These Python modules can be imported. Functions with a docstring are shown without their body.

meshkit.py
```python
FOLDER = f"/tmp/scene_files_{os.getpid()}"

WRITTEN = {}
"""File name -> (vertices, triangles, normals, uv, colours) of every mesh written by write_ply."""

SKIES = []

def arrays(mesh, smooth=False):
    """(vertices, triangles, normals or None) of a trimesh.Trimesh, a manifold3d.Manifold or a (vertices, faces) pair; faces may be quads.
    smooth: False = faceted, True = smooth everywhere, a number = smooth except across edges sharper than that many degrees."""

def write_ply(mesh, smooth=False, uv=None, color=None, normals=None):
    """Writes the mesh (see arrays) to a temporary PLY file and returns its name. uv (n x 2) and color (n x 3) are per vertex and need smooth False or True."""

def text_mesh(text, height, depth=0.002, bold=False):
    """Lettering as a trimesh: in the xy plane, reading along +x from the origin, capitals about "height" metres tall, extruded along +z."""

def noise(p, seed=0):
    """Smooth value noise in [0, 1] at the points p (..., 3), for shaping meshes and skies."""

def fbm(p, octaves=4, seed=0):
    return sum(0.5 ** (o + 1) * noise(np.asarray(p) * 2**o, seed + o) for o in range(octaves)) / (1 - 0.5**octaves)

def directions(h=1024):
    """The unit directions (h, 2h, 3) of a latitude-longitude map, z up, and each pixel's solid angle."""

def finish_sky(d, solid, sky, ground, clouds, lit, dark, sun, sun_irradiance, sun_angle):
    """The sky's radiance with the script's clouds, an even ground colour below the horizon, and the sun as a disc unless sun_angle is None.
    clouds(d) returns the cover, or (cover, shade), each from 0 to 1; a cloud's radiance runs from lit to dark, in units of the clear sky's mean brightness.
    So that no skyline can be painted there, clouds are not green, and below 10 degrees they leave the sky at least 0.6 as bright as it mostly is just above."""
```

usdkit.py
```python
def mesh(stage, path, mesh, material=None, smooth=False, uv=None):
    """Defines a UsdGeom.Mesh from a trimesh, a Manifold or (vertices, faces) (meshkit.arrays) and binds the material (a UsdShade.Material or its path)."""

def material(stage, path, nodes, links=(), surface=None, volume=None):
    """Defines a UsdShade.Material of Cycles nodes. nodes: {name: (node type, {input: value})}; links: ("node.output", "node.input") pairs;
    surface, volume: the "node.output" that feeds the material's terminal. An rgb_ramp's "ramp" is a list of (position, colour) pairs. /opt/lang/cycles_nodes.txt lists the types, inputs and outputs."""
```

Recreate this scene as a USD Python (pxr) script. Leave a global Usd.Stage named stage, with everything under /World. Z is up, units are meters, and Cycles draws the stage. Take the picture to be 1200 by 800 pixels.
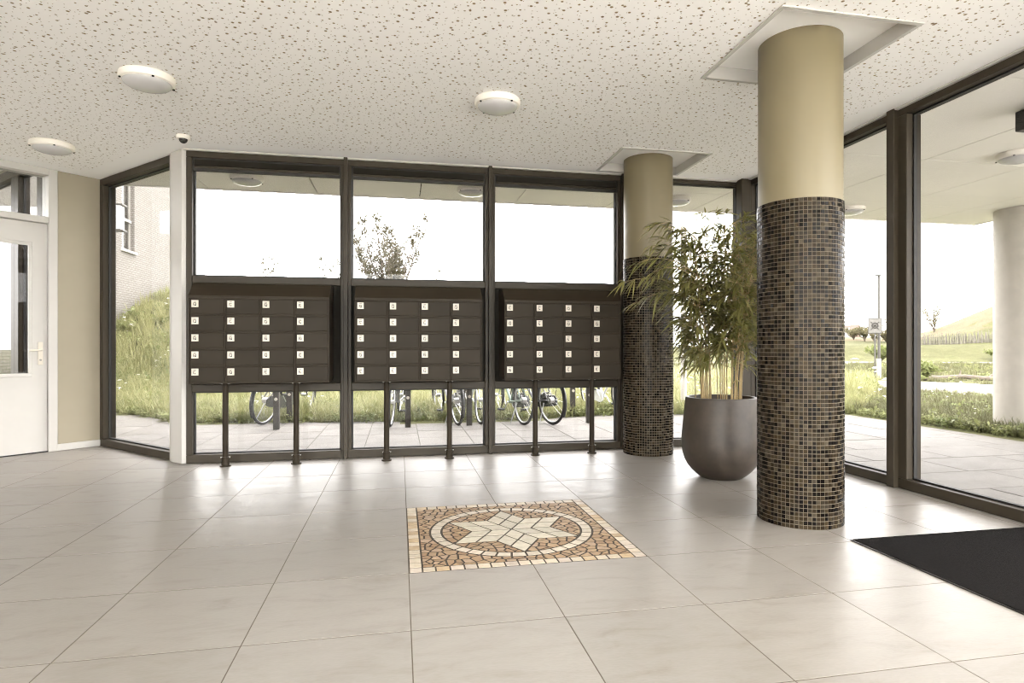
import math, random
import numpy as np
import trimesh
import shapely
from shapely.geometry import Polygon, box as sbox, Point, MultiPolygon
from shapely.ops import unary_union
import meshkit, usdkit
from pxr import Usd, UsdGeom, UsdLux, UsdShade, Gf, Sdf, Vt

stage = Usd.Stage.CreateInMemory()
UsdGeom.SetStageUpAxis(stage, UsdGeom.Tokens.z)
UsdGeom.SetStageMetersPerUnit(stage, 1.0)
UsdGeom.Xform.Define(stage, '/World')
UsdGeom.Scope.Define(stage, '/World/Looks')
PI = math.pi
S2 = math.sqrt(0.5)

# ------------------------------------------------------------------ camera, sky, exposure
CAM = np.array([-0.0421, -2.3679, 1.0722]); YAW = 0.2008; FPX = 723.62
cam = UsdGeom.Camera.Define(stage, '/World/camera')
_r = (math.cos(YAW), -math.sin(YAW), 0); _b = (-math.sin(YAW), -math.cos(YAW), 0)
cam.AddTransformOp().Set(Gf.Matrix4d(_r[0], _r[1], 0, 0, 0, 0, 1, 0, _b[0], _b[1], 0, 0, *CAM, 1))
HAP = 36.0
cam.CreateHorizontalApertureAttr(HAP); cam.CreateVerticalApertureAttr(HAP * 2 / 3)
cam.CreateFocalLengthAttr(FPX / 1200 * HAP)
cam.CreateHorizontalApertureOffsetAttr(-15.77 / 1200 * HAP)
cam.CreateVerticalApertureOffsetAttr(5.66 / 1200 * HAP)
cam.CreateClippingRangeAttr(Gf.Vec2f(0.05, 1000))
cam.CreateExposureAttr(2.33)
sky = UsdLux.DomeLight.Define(stage, '/World/sky')          # an even white overcast
sky.CreateIntensityAttr(1.0)
sky.CreateColorAttr(Gf.Vec3f(1.0, 0.98, 0.965))

# ------------------------------------------------------------------ helpers
names = {}
def numbered(parent, name):
    k = (parent, name); n = names.get(k, 0); names[k] = n + 1
    return name if n == 0 else f'{name}_{n:03d}'

def path_of(parent): return '/World' if parent is None else str(parent.GetPath())

def tag(p, label=None, cat=None, group=None, kind=None):
    for k, v in (('label', label), ('category', cat), ('group', group), ('kind', kind)):
        if v: p.SetCustomDataByKey(k, v)
    return p

def thing(name, label=None, cat=None, loc=(0, 0, 0), rz=0.0, group=None, kind=None, parent=None):
    pp = path_of(parent)
    x = UsdGeom.Xform.Define(stage, f'{pp}/{numbered(pp, name)}')
    if any(loc) or rz:
        x.AddTranslateOp().Set(Gf.Vec3d(*map(float, loc)))
        if rz: x.AddRotateZOp().Set(math.degrees(rz))
    return tag(x.GetPrim(), label, cat, group, kind)

def obj(name, mesh, mat, parent=None, smooth=False, label=None, cat=None, group=None, kind=None):
    pp = path_of(parent)
    if isinstance(mesh, MB): mesh = mesh.arrays()
    m = usdkit.mesh(stage, f'{pp}/{numbered(pp, name)}', mesh, LOOK[mat], smooth=smooth)
    return tag(m.GetPrim(), label, cat, group, kind)

def copy_of(root, loc, rz=0.0, label=None, group=None):
    was = root.GetCustomData()
    r = thing(root.GetName().rstrip('0123456789').rstrip('_'), label or was.get('label'), was.get('category'), loc, rz, group or was.get('group'), was.get('kind'))
    r.GetReferences().AddInternalReference(root.GetPath()); r.SetInstanceable(True)
    return r

class MB:
    """collects triangles of ONE mesh"""
    def __init__(s): s.v = []; s.f = []; s.n = 0
    def add(s, v, f, T=None):
        v = np.asarray(v, float); f = np.asarray(f, int)
        if f.shape[1] == 4: f = np.vstack([f[:, [0, 1, 2]], f[:, [0, 2, 3]]])
        if T is not None: v = T(v)
        s.v.append(v); s.f.append(f + s.n); s.n += len(v); return s
    def tm(s, m, T=None): return s.add(m.vertices, m.faces, T)
    def box(s, lo, hi, bevel=0.0, T=None):
        lo = np.asarray(lo, float); hi = np.asarray(hi, float)
        lo, hi = np.minimum(lo, hi), np.maximum(lo, hi)
        if bevel <= 0:
            c = np.array([[x, y, z] for x in (lo[0], hi[0]) for y in (lo[1], hi[1]) for z in (lo[2], hi[2])])
            return s.add(c, [[0, 1, 3, 2], [4, 6, 7, 5], [0, 4, 5, 1], [2, 3, 7, 6], [0, 2, 6, 4], [1, 5, 7, 3]], T)
        b = min(bevel, 0.45 * (hi - lo).min())
        pts = []
        for ax in range(3):
            a1, a2 = (ax + 1) % 3, (ax + 2) % 3
            for e in (lo, hi):
                for q1 in (lo[a1] + b, hi[a1] - b):
                    for q2 in (lo[a2] + b, hi[a2] - b):
                        p = np.zeros(3); p[ax] = e[ax]; p[a1] = q1; p[a2] = q2; pts.append(p)
        h = trimesh.convex.convex_hull(np.array(pts))
        return s.add(h.vertices, h.faces, T)
    def tube(s, pts, r, sides=8, closed=False, caps=True, T=None):
        p = np.asarray(pts, float); n = len(p); r = np.broadcast_to(np.asarray(r, float), (n,))
        t = (np.roll(p, -1, 0) - np.roll(p, 1, 0)) if closed else np.gradient(p, axis=0)
        t /= np.linalg.norm(t, axis=1, keepdims=True) + 1e-12
        ref = np.array([0, 0, 1.0]) if abs(t[:, 2]).max() < 0.9 else (np.array([1.0, 0, 0]) if abs(t[:, 0]).max() < 0.9 else np.array([0.13, 0.97, 0.21]))
        a = np.cross(t, ref); a /= np.linalg.norm(a, axis=1, keepdims=True) + 1e-12
        b = np.cross(t, a); ang = np.arange(sides) * 2 * PI / sides
        v = (p[:, None] + r[:, None, None] * (np.cos(ang)[None, :, None] * a[:, None] + np.sin(ang)[None, :, None] * b[:, None])).reshape(-1, 3)
        m = n if closed else n - 1
        i, j = np.meshgrid(np.arange(m), np.arange(sides), indexing='ij'); k = (i + 1) % n; l = (j + 1) % sides
        f = np.stack([i * sides + j, k * sides + j, k * sides + l, i * sides + l], -1).reshape(-1, 4)
        f = np.vstack([f[:, [0, 1, 2]], f[:, [0, 2, 3]]])
        if caps and not closed:
            v = np.vstack([v, p[0], p[-1]]); c0 = n * sides; jj = np.arange(sides); l = (jj + 1) % sides
            f = np.vstack([f, np.stack([np.full(sides, c0), jj, l], 1), np.stack([np.full(sides, c0 + 1), (n - 1) * sides + l, (n - 1) * sides + jj], 1)])
        return s.add(v, f, T)
    def lathe(s, prof, sides=48, T=None):
        pr = np.asarray(prof, float); ang = np.arange(sides) * 2 * PI / sides; n = len(pr)
        v = np.stack([pr[:, 0][:, None] * np.cos(ang), pr[:, 0][:, None] * np.sin(ang), np.repeat(pr[:, 1][:, None], sides, 1)], -1).reshape(-1, 3)
        i, j = np.meshgrid(np.arange(n - 1), np.arange(sides), indexing='ij'); l = (j + 1) % sides
        f = np.stack([i * sides + j, i * sides + l, (i + 1) * sides + l, (i + 1) * sides + j], -1).reshape(-1, 4)
        return s.add(v, f, T)
    def prism(s, poly, z0, z1, bevel=0.0, T=None):
        """upright prism over a 2D polygon (list or shapely); the upper edge may be chamfered"""
        P = poly if isinstance(poly, Polygon) else Polygon(poly)
        P = shapely.geometry.polygon.orient(P, 1)
        if bevel > 0 and not P.interiors and P.convex_hull.area - P.area < 1e-9:
            c = np.array(P.exterior.coords)[:-1]; q = P.buffer(-bevel, join_style=2, mitre_limit=10)
            qc = np.array(shapely.geometry.polygon.orient(q, 1).exterior.coords)[:-1] if not q.is_empty and q.geom_type == 'Polygon' else []
            if len(qc) == len(c):
                k = np.argmin(((qc - c[0]) ** 2).sum(1)); qc = np.roll(qc, -k, 0); n = len(c)
                v = np.vstack([np.c_[c, np.full(n, z0)], np.c_[c, np.full(n, z1 - bevel)], np.c_[qc, np.full(n, z1)]])
                f = []
                for i in range(n):
                    j = (i + 1) % n
                    f += [[i, j, n + j], [i, n + j, n + i], [n + i, n + j, 2 * n + j], [n + i, 2 * n + j, 2 * n + i]]
                f += [[2 * n, 2 * n + i, 2 * n + i + 1] for i in range(1, n - 1)]
                return s.add(v, f, T)
        m = trimesh.creation.extrude_polygon(P, z1 - z0, engine='earcut'); m.apply_translation([0, 0, z0])
        return s.tm(m, T)
    def arrays(s): return np.vstack(s.v), np.vstack(s.f)

def bx(lo, hi, bevel=0.0, T=None): return MB().box(lo, hi, bevel, T)

# ------------------------------------------------------------------ materials
LOOK = {}
def mat(name, nodes, links=(), surface='p.BSDF'):
    LOOK[name] = usdkit.material(stage, f'/World/Looks/{name}', nodes, links, surface=surface)

def plain(name, col, rough=0.5, metallic=0.0, spec=0.5, var=0.0, scale=6.0, bump=0.0, bump_scale=60.0, coat=0.0, rnd=0.0):
    """painted or moulded stuff, with a little mottling, relief and difference from piece to piece"""
    nodes = {'p': ('principled_bsdf', dict(base_color=col, roughness=rough, metallic=metallic, specular_ior_level=spec, coat_weight=coat))}
    links = []
    if var or bump or rnd: nodes['g'] = ('geometry', {})
    if var or rnd:
        lo = tuple(c * (1 - var) for c in col); hi = tuple(min(1, c * (1 + var)) for c in col)
        nodes['n'] = ('noise_texture', dict(scale=scale, detail=4.0, roughness=0.6)); links.append(('g.position', 'n.vector'))
        nodes['r'] = ('rgb_ramp', {'ramp': [(0.3, lo), (0.7, hi)]}); links.append(('n.fac', 'r.fac'))
        last = 'r.color'
        if rnd:
            nodes['o'] = ('object_info', {}); nodes['mr'] = ('map_range', dict(from_min=0.0, from_max=1.0, to_min=1 - rnd, to_max=1 + rnd))
            nodes['h'] = ('hsv', {}); links += [('o.random', 'mr.value'), (last, 'h.color'), ('mr.result', 'h.value')]; last = 'h.color'
        links.append((last, 'p.base_color'))
    if bump:
        nodes['bn'] = ('noise_texture', dict(scale=bump_scale, detail=3.0)); nodes['b'] = ('bump', dict(strength=bump, distance=0.004))
        links += [('g.position', 'bn.vector'), ('bn.fac', 'b.height'), ('b.normal', 'p.normal')]
    mat(name, nodes, links)

plain('white_paint', (0.49, 0.472, 0.446), 0.45, var=0.015)
plain('wall_paint', (0.30, 0.263, 0.195), 0.6, var=0.02, bump=0.05, bump_scale=220)
plain('column_paint', (0.19, 0.157, 0.090), 0.42, var=0.02, scale=3)
plain('ceiling_plain', (0.88, 0.87, 0.85), 0.7, var=0.01)
plain('bronze_frame', (0.040, 0.032, 0.022), 0.45, spec=0.22, var=0.03)
plain('black_gasket', (0.012, 0.011, 0.010), 0.6)
plain('spandrel_brown', (0.014, 0.012, 0.0085), 0.6, spec=0.1, var=0.03)
plain('mailbox_casing', (0.029, 0.0222, 0.0148), 0.5, spec=0.12, var=0.03)
plain('mailbox_door', (0.0255, 0.0196, 0.0130), 0.5, spec=0.12, var=0.03, rnd=0.10)
plain('plate_white', (0.60, 0.55, 0.475), 0.4)
plain('ink', (0.05, 0.045, 0.04), 0.5)
plain('metal_grey', (0.35, 0.34, 0.32), 0.35, metallic=0.8)
plain('chrome', (0.75, 0.75, 0.74), 0.15, metallic=1.0)
plain('lamp_white', (0.80, 0.76, 0.69), 0.4)
plain('lamp_diffuser', (0.52, 0.51, 0.51), 0.25, coat=0.3)
plain('dark_plastic', (0.02, 0.019, 0.017), 0.25)
plain('mat_black', (0.0075, 0.0065, 0.006), 0.95, spec=0.03, var=0.5, scale=90, bump=1.0, bump_scale=260)
plain('concrete_light', (0.43, 0.40, 0.355), 0.65, var=0.07, scale=5, bump=0.15, bump_scale=40)
plain('soffit_panel', (0.88, 0.85, 0.79), 0.55, var=0.02, scale=2, rnd=0.015)
plain('joint_dark', (0.06, 0.05, 0.04), 0.8)
plain('pot_concrete', (0.048, 0.0365, 0.0275), 0.48, var=0.34, scale=7, bump=0.12, bump_scale=90)
plain('soil', (0.03, 0.022, 0.016), 0.95, var=0.5, scale=60, bump=1.0)
plain('rubber', (0.018, 0.017, 0.016), 0.7)
plain('alloy', (0.55, 0.55, 0.54), 0.3, metallic=0.9)
plain('bike_black', (0.02, 0.02, 0.021), 0.3, coat=0.4)
plain('bike_grey', (0.16, 0.16, 0.16), 0.35, coat=0.4)
plain('bike_white', (0.72, 0.73, 0.75), 0.3, coat=0.4)
plain('bike_green', (0.10, 0.16, 0.12), 0.35, coat=0.4)
plain('reflector_red', (0.45, 0.03, 0.02), 0.3)
plain('post_dark', (0.045, 0.038, 0.030), 0.7, var=0.2, scale=14)
plain('pole_grey', (0.075, 0.07, 0.062), 0.5)
plain('gravel_white', (0.25, 0.235, 0.21), 0.95, var=0.25, scale=8, bump=0.6, bump_scale=30)
plain('bark', (0.10, 0.08, 0.06), 0.9, var=0.3, scale=20)
plain('wood_weathered', (0.13, 0.105, 0.085), 0.9, var=0.3, scale=10, bump=0.5)
plain('stake_grey', (0.17, 0.155, 0.13), 0.9, var=0.3, scale=3)
plain('house_white', (0.30, 0.29, 0.275), 0.8)
plain('sign_grey', (0.15, 0.143, 0.132), 0.6)
plain('forecourt_concrete', (0.74, 0.72, 0.69), 0.8)
plain('house_pink', (0.22, 0.16, 0.135), 0.8)
plain('house_glass', (0.12, 0.13, 0.14), 0.2)
plain('sill_stone', (0.60, 0.58, 0.54), 0.7)
plain('curtain_grey', (0.30, 0.285, 0.26), 0.6, var=0.1, scale=3)
plain('cane', (0.34, 0.245, 0.11), 0.45, var=0.25, scale=9)
plain('grout_dark', (0.045, 0.034, 0.025), 0.9)
plain('grout_beige', (0.15, 0.122, 0.086), 0.85)
plain('tile_joint', (0.10, 0.080, 0.058), 0.9)

# floor tile: honed beige stone, soft cloudy veins turned differently on each tile
mat('floor_tile', {
    'g': ('geometry', {}), 'o': ('object_info', {}),
    'off': ('vector_math', dict(math_type='scale', scale=37.0)), 'cx': ('combine_xyz', {}),
    'add': ('vector_math', dict(math_type='add')),
    'map': ('mapping', dict(scale=(1.6, 4.5, 1.0), rotation=(0, 0, 0.5))),
    'n1': ('noise_texture', dict(scale=2.2, detail=7.0, roughness=0.62, distortion=0.6)),
    'n2': ('noise_texture', dict(scale=26.0, detail=4.0, roughness=0.6)),
    'r1': ('rgb_ramp', {'ramp': [(0.28, (0.220, 0.197, 0.172)), (0.5, (0.250, 0.228, 0.204)), (0.72, (0.276, 0.254, 0.231))]}),
    'r2': ('rgb_ramp', {'ramp': [(0.3, (0.93, 0.93, 0.93)), (0.7, (1.0, 1.0, 1.0))]}),
    'mx': ('mix_color', dict(blend_type='multiply', fac=1.0)),
    'mr': ('map_range', dict(from_min=0.0, from_max=1.0, to_min=0.95, to_max=1.05)), 'h': ('hsv', {}),
    'b': ('bump', dict(strength=0.22, distance=0.003)),
    'rr': ('map_range', dict(from_min=0.3, from_max=0.7, to_min=0.32, to_max=0.44)),
    'p': ('principled_bsdf', dict(specular_ior_level=0.36))},
    [('o.random', 'cx.x'), ('o.random', 'cx.y'), ('cx.vector', 'off.vector1'), ('g.position', 'add.vector1'), ('off.vector', 'add.vector2'), ('add.vector', 'map.vector'),
     ('map.vector', 'n1.vector'), ('map.vector', 'n2.vector'), ('n1.fac', 'r1.fac'), ('n2.fac', 'r2.fac'), ('r1.color', 'mx.a'), ('r2.color', 'mx.b'),
     ('o.random', 'mr.value'), ('mx.result', 'h.color'), ('mr.result', 'h.value'), ('h.color', 'p.base_color'),
     ('n2.fac', 'b.height'), ('b.normal', 'p.normal'), ('n1.fac', 'rr.value'), ('rr.result', 'p.roughness')])

# outdoor paver
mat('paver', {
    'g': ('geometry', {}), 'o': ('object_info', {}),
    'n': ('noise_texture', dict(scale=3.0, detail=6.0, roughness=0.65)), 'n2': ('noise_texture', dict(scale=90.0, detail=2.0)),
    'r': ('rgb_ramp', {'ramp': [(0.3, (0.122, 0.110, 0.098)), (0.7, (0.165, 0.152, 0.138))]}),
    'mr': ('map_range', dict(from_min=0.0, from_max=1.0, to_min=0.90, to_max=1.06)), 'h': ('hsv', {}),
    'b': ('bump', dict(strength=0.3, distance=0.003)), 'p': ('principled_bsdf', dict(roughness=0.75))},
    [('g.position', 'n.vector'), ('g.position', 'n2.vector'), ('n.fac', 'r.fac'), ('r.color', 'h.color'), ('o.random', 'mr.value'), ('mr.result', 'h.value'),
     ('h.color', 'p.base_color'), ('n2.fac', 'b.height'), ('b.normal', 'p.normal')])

# perforated acoustic ceiling board: round drilled holes of two sizes at random
mat('ceiling_perforated', {
    'g': ('geometry', {}),
    'v1': ('voronoi_texture', dict(dimensions='2D', scale=16.0, randomness=1.0)),
    'v2': ('voronoi_texture', dict(dimensions='2D', scale=21.0, randomness=1.0)),
    'sc': ('separate_color', {}), 'off': ('mapping', dict(location=(3.37, 7.91, 0.0))),
    'rad': ('map_range', dict(from_min=0.0, from_max=1.0, to_min=0.065, to_max=0.145)),
    'd1': ('math', dict(math_type='subtract')), 'a1': ('map_range', dict(from_min=-0.02, from_max=0.02, to_min=1.0, to_max=0.0, clamp=True)),
    'a2': ('map_range', dict(from_min=0.04, from_max=0.075, to_min=1.0, to_max=0.0, clamp=True)),
    'mx': ('math', dict(math_type='maximum')),
    'c': ('mix_color', dict(a=(0.885, 0.87, 0.85), b=(0.27, 0.20, 0.115))),
    'inv': ('math', dict(math_type='subtract', value1=1.0)), 'b': ('bump', dict(strength=0.6, distance=0.006)),
    'p': ('principled_bsdf', dict(roughness=0.8, specular_ior_level=0.3))},
    [('g.position', 'v1.vector'), ('g.position', 'off.vector'), ('off.vector', 'v2.vector'), ('v1.color', 'sc.color'), ('sc.r', 'rad.value'),
     ('v1.distance', 'd1.value1'), ('rad.result', 'd1.value2'), ('d1.value', 'a1.value'), ('v2.distance', 'a2.value'),
     ('a1.result', 'mx.value1'), ('a2.result', 'mx.value2'), ('mx.value', 'c.fac'), ('c.result', 'p.base_color'),
     ('mx.value', 'inv.value2'), ('inv.value', 'b.height'), ('b.normal', 'p.normal')])

# glass mosaic: every little tile its own tone
mat('mosaic_glass', {
    'at': ('attribute', dict(attribute='tone')),
    'r': ('rgb_ramp', {'ramp': [(0.0, (0.0035, 0.003, 0.0026)), (0.32, (0.006, 0.0045, 0.0036)), (0.36, (0.014, 0.0098, 0.006)), (0.5, (0.025, 0.0175, 0.0100)),
                                (0.56, (0.036, 0.025, 0.0125)), (0.70, (0.038, 0.029, 0.018)), (0.74, (0.020, 0.0125, 0.007)), (0.9, (0.030, 0.0245, 0.0175)), (1.0, (0.066, 0.053, 0.035))]}),
    'rr': ('map_range', dict(from_min=0.0, from_max=1.0, to_min=0.14, to_max=0.34)),
    'p': ('principled_bsdf', dict(specular_ior_level=0.07))},
    [('at.fac', 'r.fac'), ('r.color', 'p.base_color'), ('at.fac', 'rr.value'), ('rr.result', 'p.roughness')])

def stone(name, lo, hi, scale=25.0, rnd=0.12):
    mat(name, {
        'g': ('geometry', {}), 'o': ('object_info', {}), 'n': ('noise_texture', dict(scale=scale, detail=5.0, roughness=0.65)),
        'r': ('rgb_ramp', {'ramp': [(0.3, lo), (0.7, hi)]}), 'mr': ('map_range', dict(from_min=0.0, from_max=1.0, to_min=1 - rnd, to_max=1 + rnd)), 'h': ('hsv', {}),
        'b': ('bump', dict(strength=0.35, distance=0.003)), 'p': ('principled_bsdf', dict(roughness=0.5))},
        [('g.position', 'n.vector'), ('n.fac', 'r.fac'), ('r.color', 'h.color'), ('o.random', 'mr.value'), ('mr.result', 'h.value'), ('h.color', 'p.base_color'), ('n.fac', 'b.height'), ('b.normal', 'p.normal')])
stone('stone_star', (0.36, 0.325, 0.25), (0.50, 0.46, 0.375))
stone('stone_ring', (0.37, 0.315, 0.24), (0.51, 0.46, 0.385))
stone('stone_border_cream', (0.41, 0.34, 0.245), (0.53, 0.465, 0.375))
stone('stone_border_honey', (0.33, 0.23, 0.125), (0.43, 0.33, 0.21))
stone('stone_border_pink', (0.385, 0.315, 0.255), (0.52, 0.455, 0.395))
stone('stone_brown', (0.19, 0.112, 0.052), (0.28, 0.175, 0.088))
stone('stone_tan', (0.235, 0.15, 0.076), (0.33, 0.225, 0.125))
stone('stone_rose', (0.25, 0.165, 0.10), (0.355, 0.255, 0.168))

# window glass: lets the daylight through, mirrors by fresnel
def pane_glass(name, tint):
    mat(name, {'t': ('transparent_bsdf', dict(color=tint)), 'g': ('glossy_bsdf', dict(color=(1, 1, 1), roughness=0.0)), 'w': ('layer_weight', dict(blend=0.5)),
               'pw': ('math', dict(math_type='power', value2=5.0)), 'f': ('math', dict(math_type='multiply_add', value2=0.60, value3=0.013)), 'm': ('mix_closure', {})},
        [('w.facing', 'pw.value1'), ('pw.value', 'f.value1'), ('f.value', 'm.fac'), ('t.BSDF', 'm.closure1'), ('g.BSDF', 'm.closure2')], 'm.closure')
pane_glass('window_glass', (0.775, 0.775, 0.775))       # neutral solar-control panes (two faces each)
pane_glass('clear_glass', (0.985, 0.99, 0.98))

def foliage(name, dark, light, trans=0.35, rough=0.5, scale=2.0):
    mat(name, {
        'g': ('geometry', {}), 'o': ('object_info', {}), 'n': ('noise_texture', dict(scale=scale, detail=2.0)),
        'ad': ('math', dict(math_type='multiply_add', value2=0.5)), 'r': ('rgb_ramp', {'ramp': [(0.25, dark), (0.85, light)]}),
        'p': ('principled_bsdf', dict(roughness=rough, specular_ior_level=0.3)), 't': ('translucent_bsdf', {}), 'm': ('mix_closure', dict(fac=trans))},
        [('g.position', 'n.vector'), ('o.random', 'ad.value1'), ('n.fac', 'ad.value3'), ('ad.value', 'r.fac'), ('r.color', 'p.base_color'), ('r.color', 't.color'), ('p.BSDF', 'm.closure1'), ('t.BSDF', 'm.closure2')], 'm.closure')
foliage('bamboo_leaf', (0.085, 0.090, 0.022), (0.23, 0.215, 0.075), 0.34, 0.4, 6.0)
foliage('grass_blade', (0.145, 0.158, 0.06), (0.30, 0.292, 0.14), 0.35, 0.6, 0.6)
foliage('weed_leaf', (0.11, 0.14, 0.045), (0.23, 0.245, 0.10), 0.35, 0.5, 0.8)
foliage('tree_leaf', (0.040, 0.036, 0.02), (0.075, 0.066, 0.036), 0.15, 0.5, 1.5)
foliage('shrub_leaf', (0.085, 0.08, 0.04), (0.14, 0.125, 0.065), 0.3, 0.6, 0.5)
foliage('flower_white', (0.75, 0.74, 0.70), (0.85, 0.84, 0.80), 0.3, 0.6, 1.0)

def ground_mat(name, lo, hi, scale):
    mat(name, {'g': ('geometry', {}), 'n': ('noise_texture', dict(scale=scale, detail=8.0, roughness=0.7)), 'r': ('rgb_ramp', {'ramp': [(0.3, lo), (0.7, hi)]}),
               'b': ('bump', dict(strength=0.5, distance=0.05)), 'p': ('principled_bsdf', dict(roughness=0.95, specular_ior_level=0.1))},
        [('g.position', 'n.vector'), ('n.fac', 'r.fac'), ('r.color', 'p.base_color'), ('n.fac', 'b.height'), ('b.normal', 'p.normal')])
ground_mat('meadow', (0.062, 0.065, 0.028), (0.11, 0.108, 0.05), 1.7)
foliage('field_grass', (0.070, 0.076, 0.032), (0.145, 0.140, 0.070), 0.3, 0.6, 0.6)

# the hill: meadow below, bare sand above
mat('hill_ground', {
    'g': ('geometry', {}), 'at': ('attribute', dict(attribute='sand')), 'n': ('noise_texture', dict(scale=0.22, detail=8.0, roughness=0.7)), 'n2': ('noise_texture', dict(scale=0.9, detail=6.0, roughness=0.7)),
    'ad': ('math', dict(math_type='multiply_add', value2=0.55)), 's': ('map_range', dict(from_min=0.74, from_max=0.88, to_min=0.0, to_max=1.0, clamp=True)),
    'gr': ('rgb_ramp', {'ramp': [(0.3, (0.060, 0.062, 0.028)), (0.7, (0.100, 0.097, 0.048))]}), 'sd': ('rgb_ramp', {'ramp': [(0.3, (0.105, 0.083, 0.050)), (0.7, (0.14, 0.114, 0.073))]}),
    'm': ('mix_color', {}), 'p': ('principled_bsdf', dict(roughness=0.95, specular_ior_level=0.1))},
    [('g.position', 'n.vector'), ('g.position', 'n2.vector'), ('n.fac', 'ad.value1'), ('at.fac', 'ad.value3'), ('ad.value', 's.value'), ('n2.fac', 'gr.fac'), ('n2.fac', 'sd.fac'),
     ('s.result', 'm.fac'), ('gr.color', 'm.a'), ('sd.color', 'm.b'), ('m.result', 'p.base_color')])

# far white brickwork
mat('white_brick', {
    'g': ('geometry', {}), 'sx': ('separate_xyz', {}), 'cx': ('combine_xyz', {}), 'ad': ('math', dict(math_type='add')),
    'bk': ('brick_texture', dict(scale=1.0, brick_width=0.22, row_height=0.0625, mortar_size=0.008, mortar_smooth=0.1, color1=(0.205, 0.192, 0.176), color2=(0.18, 0.166, 0.150), mortar=(0.10, 0.087, 0.073))),
    'inv': ('math', dict(math_type='subtract', value1=1.0)), 'b': ('bump', dict(strength=0.5, distance=0.01)), 'p': ('principled_bsdf', dict(roughness=0.85))},
    [('g.position', 'sx.vector'), ('sx.x', 'ad.value1'), ('sx.y', 'ad.value2'), ('ad.value', 'cx.x'), ('sx.z', 'cx.y'), ('cx.vector', 'bk.vector'), ('bk.color', 'p.base_color'),
     ('bk.fac', 'inv.value2'), ('inv.value', 'b.height'), ('b.normal', 'p.normal')])

# ------------------------------------------------------------------ plan of the place
H = 2.874                      # ceiling
XR, YB = 3.664, 3.782          # inner faces of the right and the back glazing
A = np.array([-2.07, 3.90]); B = np.array([-3.215, 5.08])        # canted glazing on the left
DW = np.array([-S2, -S2])      # the wall with the white door runs this way from B
E_ = B + 2.0 * DW              # its far end
XL = E_[0]; YREAR = -5.0
room = Polygon([(XR, YREAR), (XR, YB), (-1.97, YB), tuple(A), tuple(B), tuple(E_), (XL, YREAR)])
hall = Polygon([tuple(B), (-7.42, 9.29), (-7.42, E_[1]), tuple(E_)])
TS = 0.6
MOS = sbox(0, 0.6, 1.2, 1.8)   # the inlaid panel fills four tiles

# ---- floor
floor = thing('floor', kind='structure')
obj('screed', MB().prism(room.buffer(0.25), -0.20, -0.0008), 'tile_joint', floor)
for i in range(-8, 7):
    for j in range(-3, 9):
        c = sbox(i * TS + .0022, j * TS + .0028, (i + 1) * TS - .0022, (j + 1) * TS - .0028)
        c = c.intersection(room.buffer(0.02)).difference(MOS.buffer(0.0005))
        if c.is_empty or c.area < 1e-3 or c.geom_type != 'Polygon': continue
        obj('tile', MB().prism(c.simplify(1e-5), -0.004, 0.0, 0.0003), 'floor_tile', floor)
obj('tile_field', MB().prism(room.intersection(sbox(-9, -9, 9, -3 * TS - .002)), -0.006, 0.0), 'floor_tile', floor)
obj('hall_floor', MB().prism(hall.difference(room.buffer(0.05)), -0.2, 0.0), 'floor_tile', floor)

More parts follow.
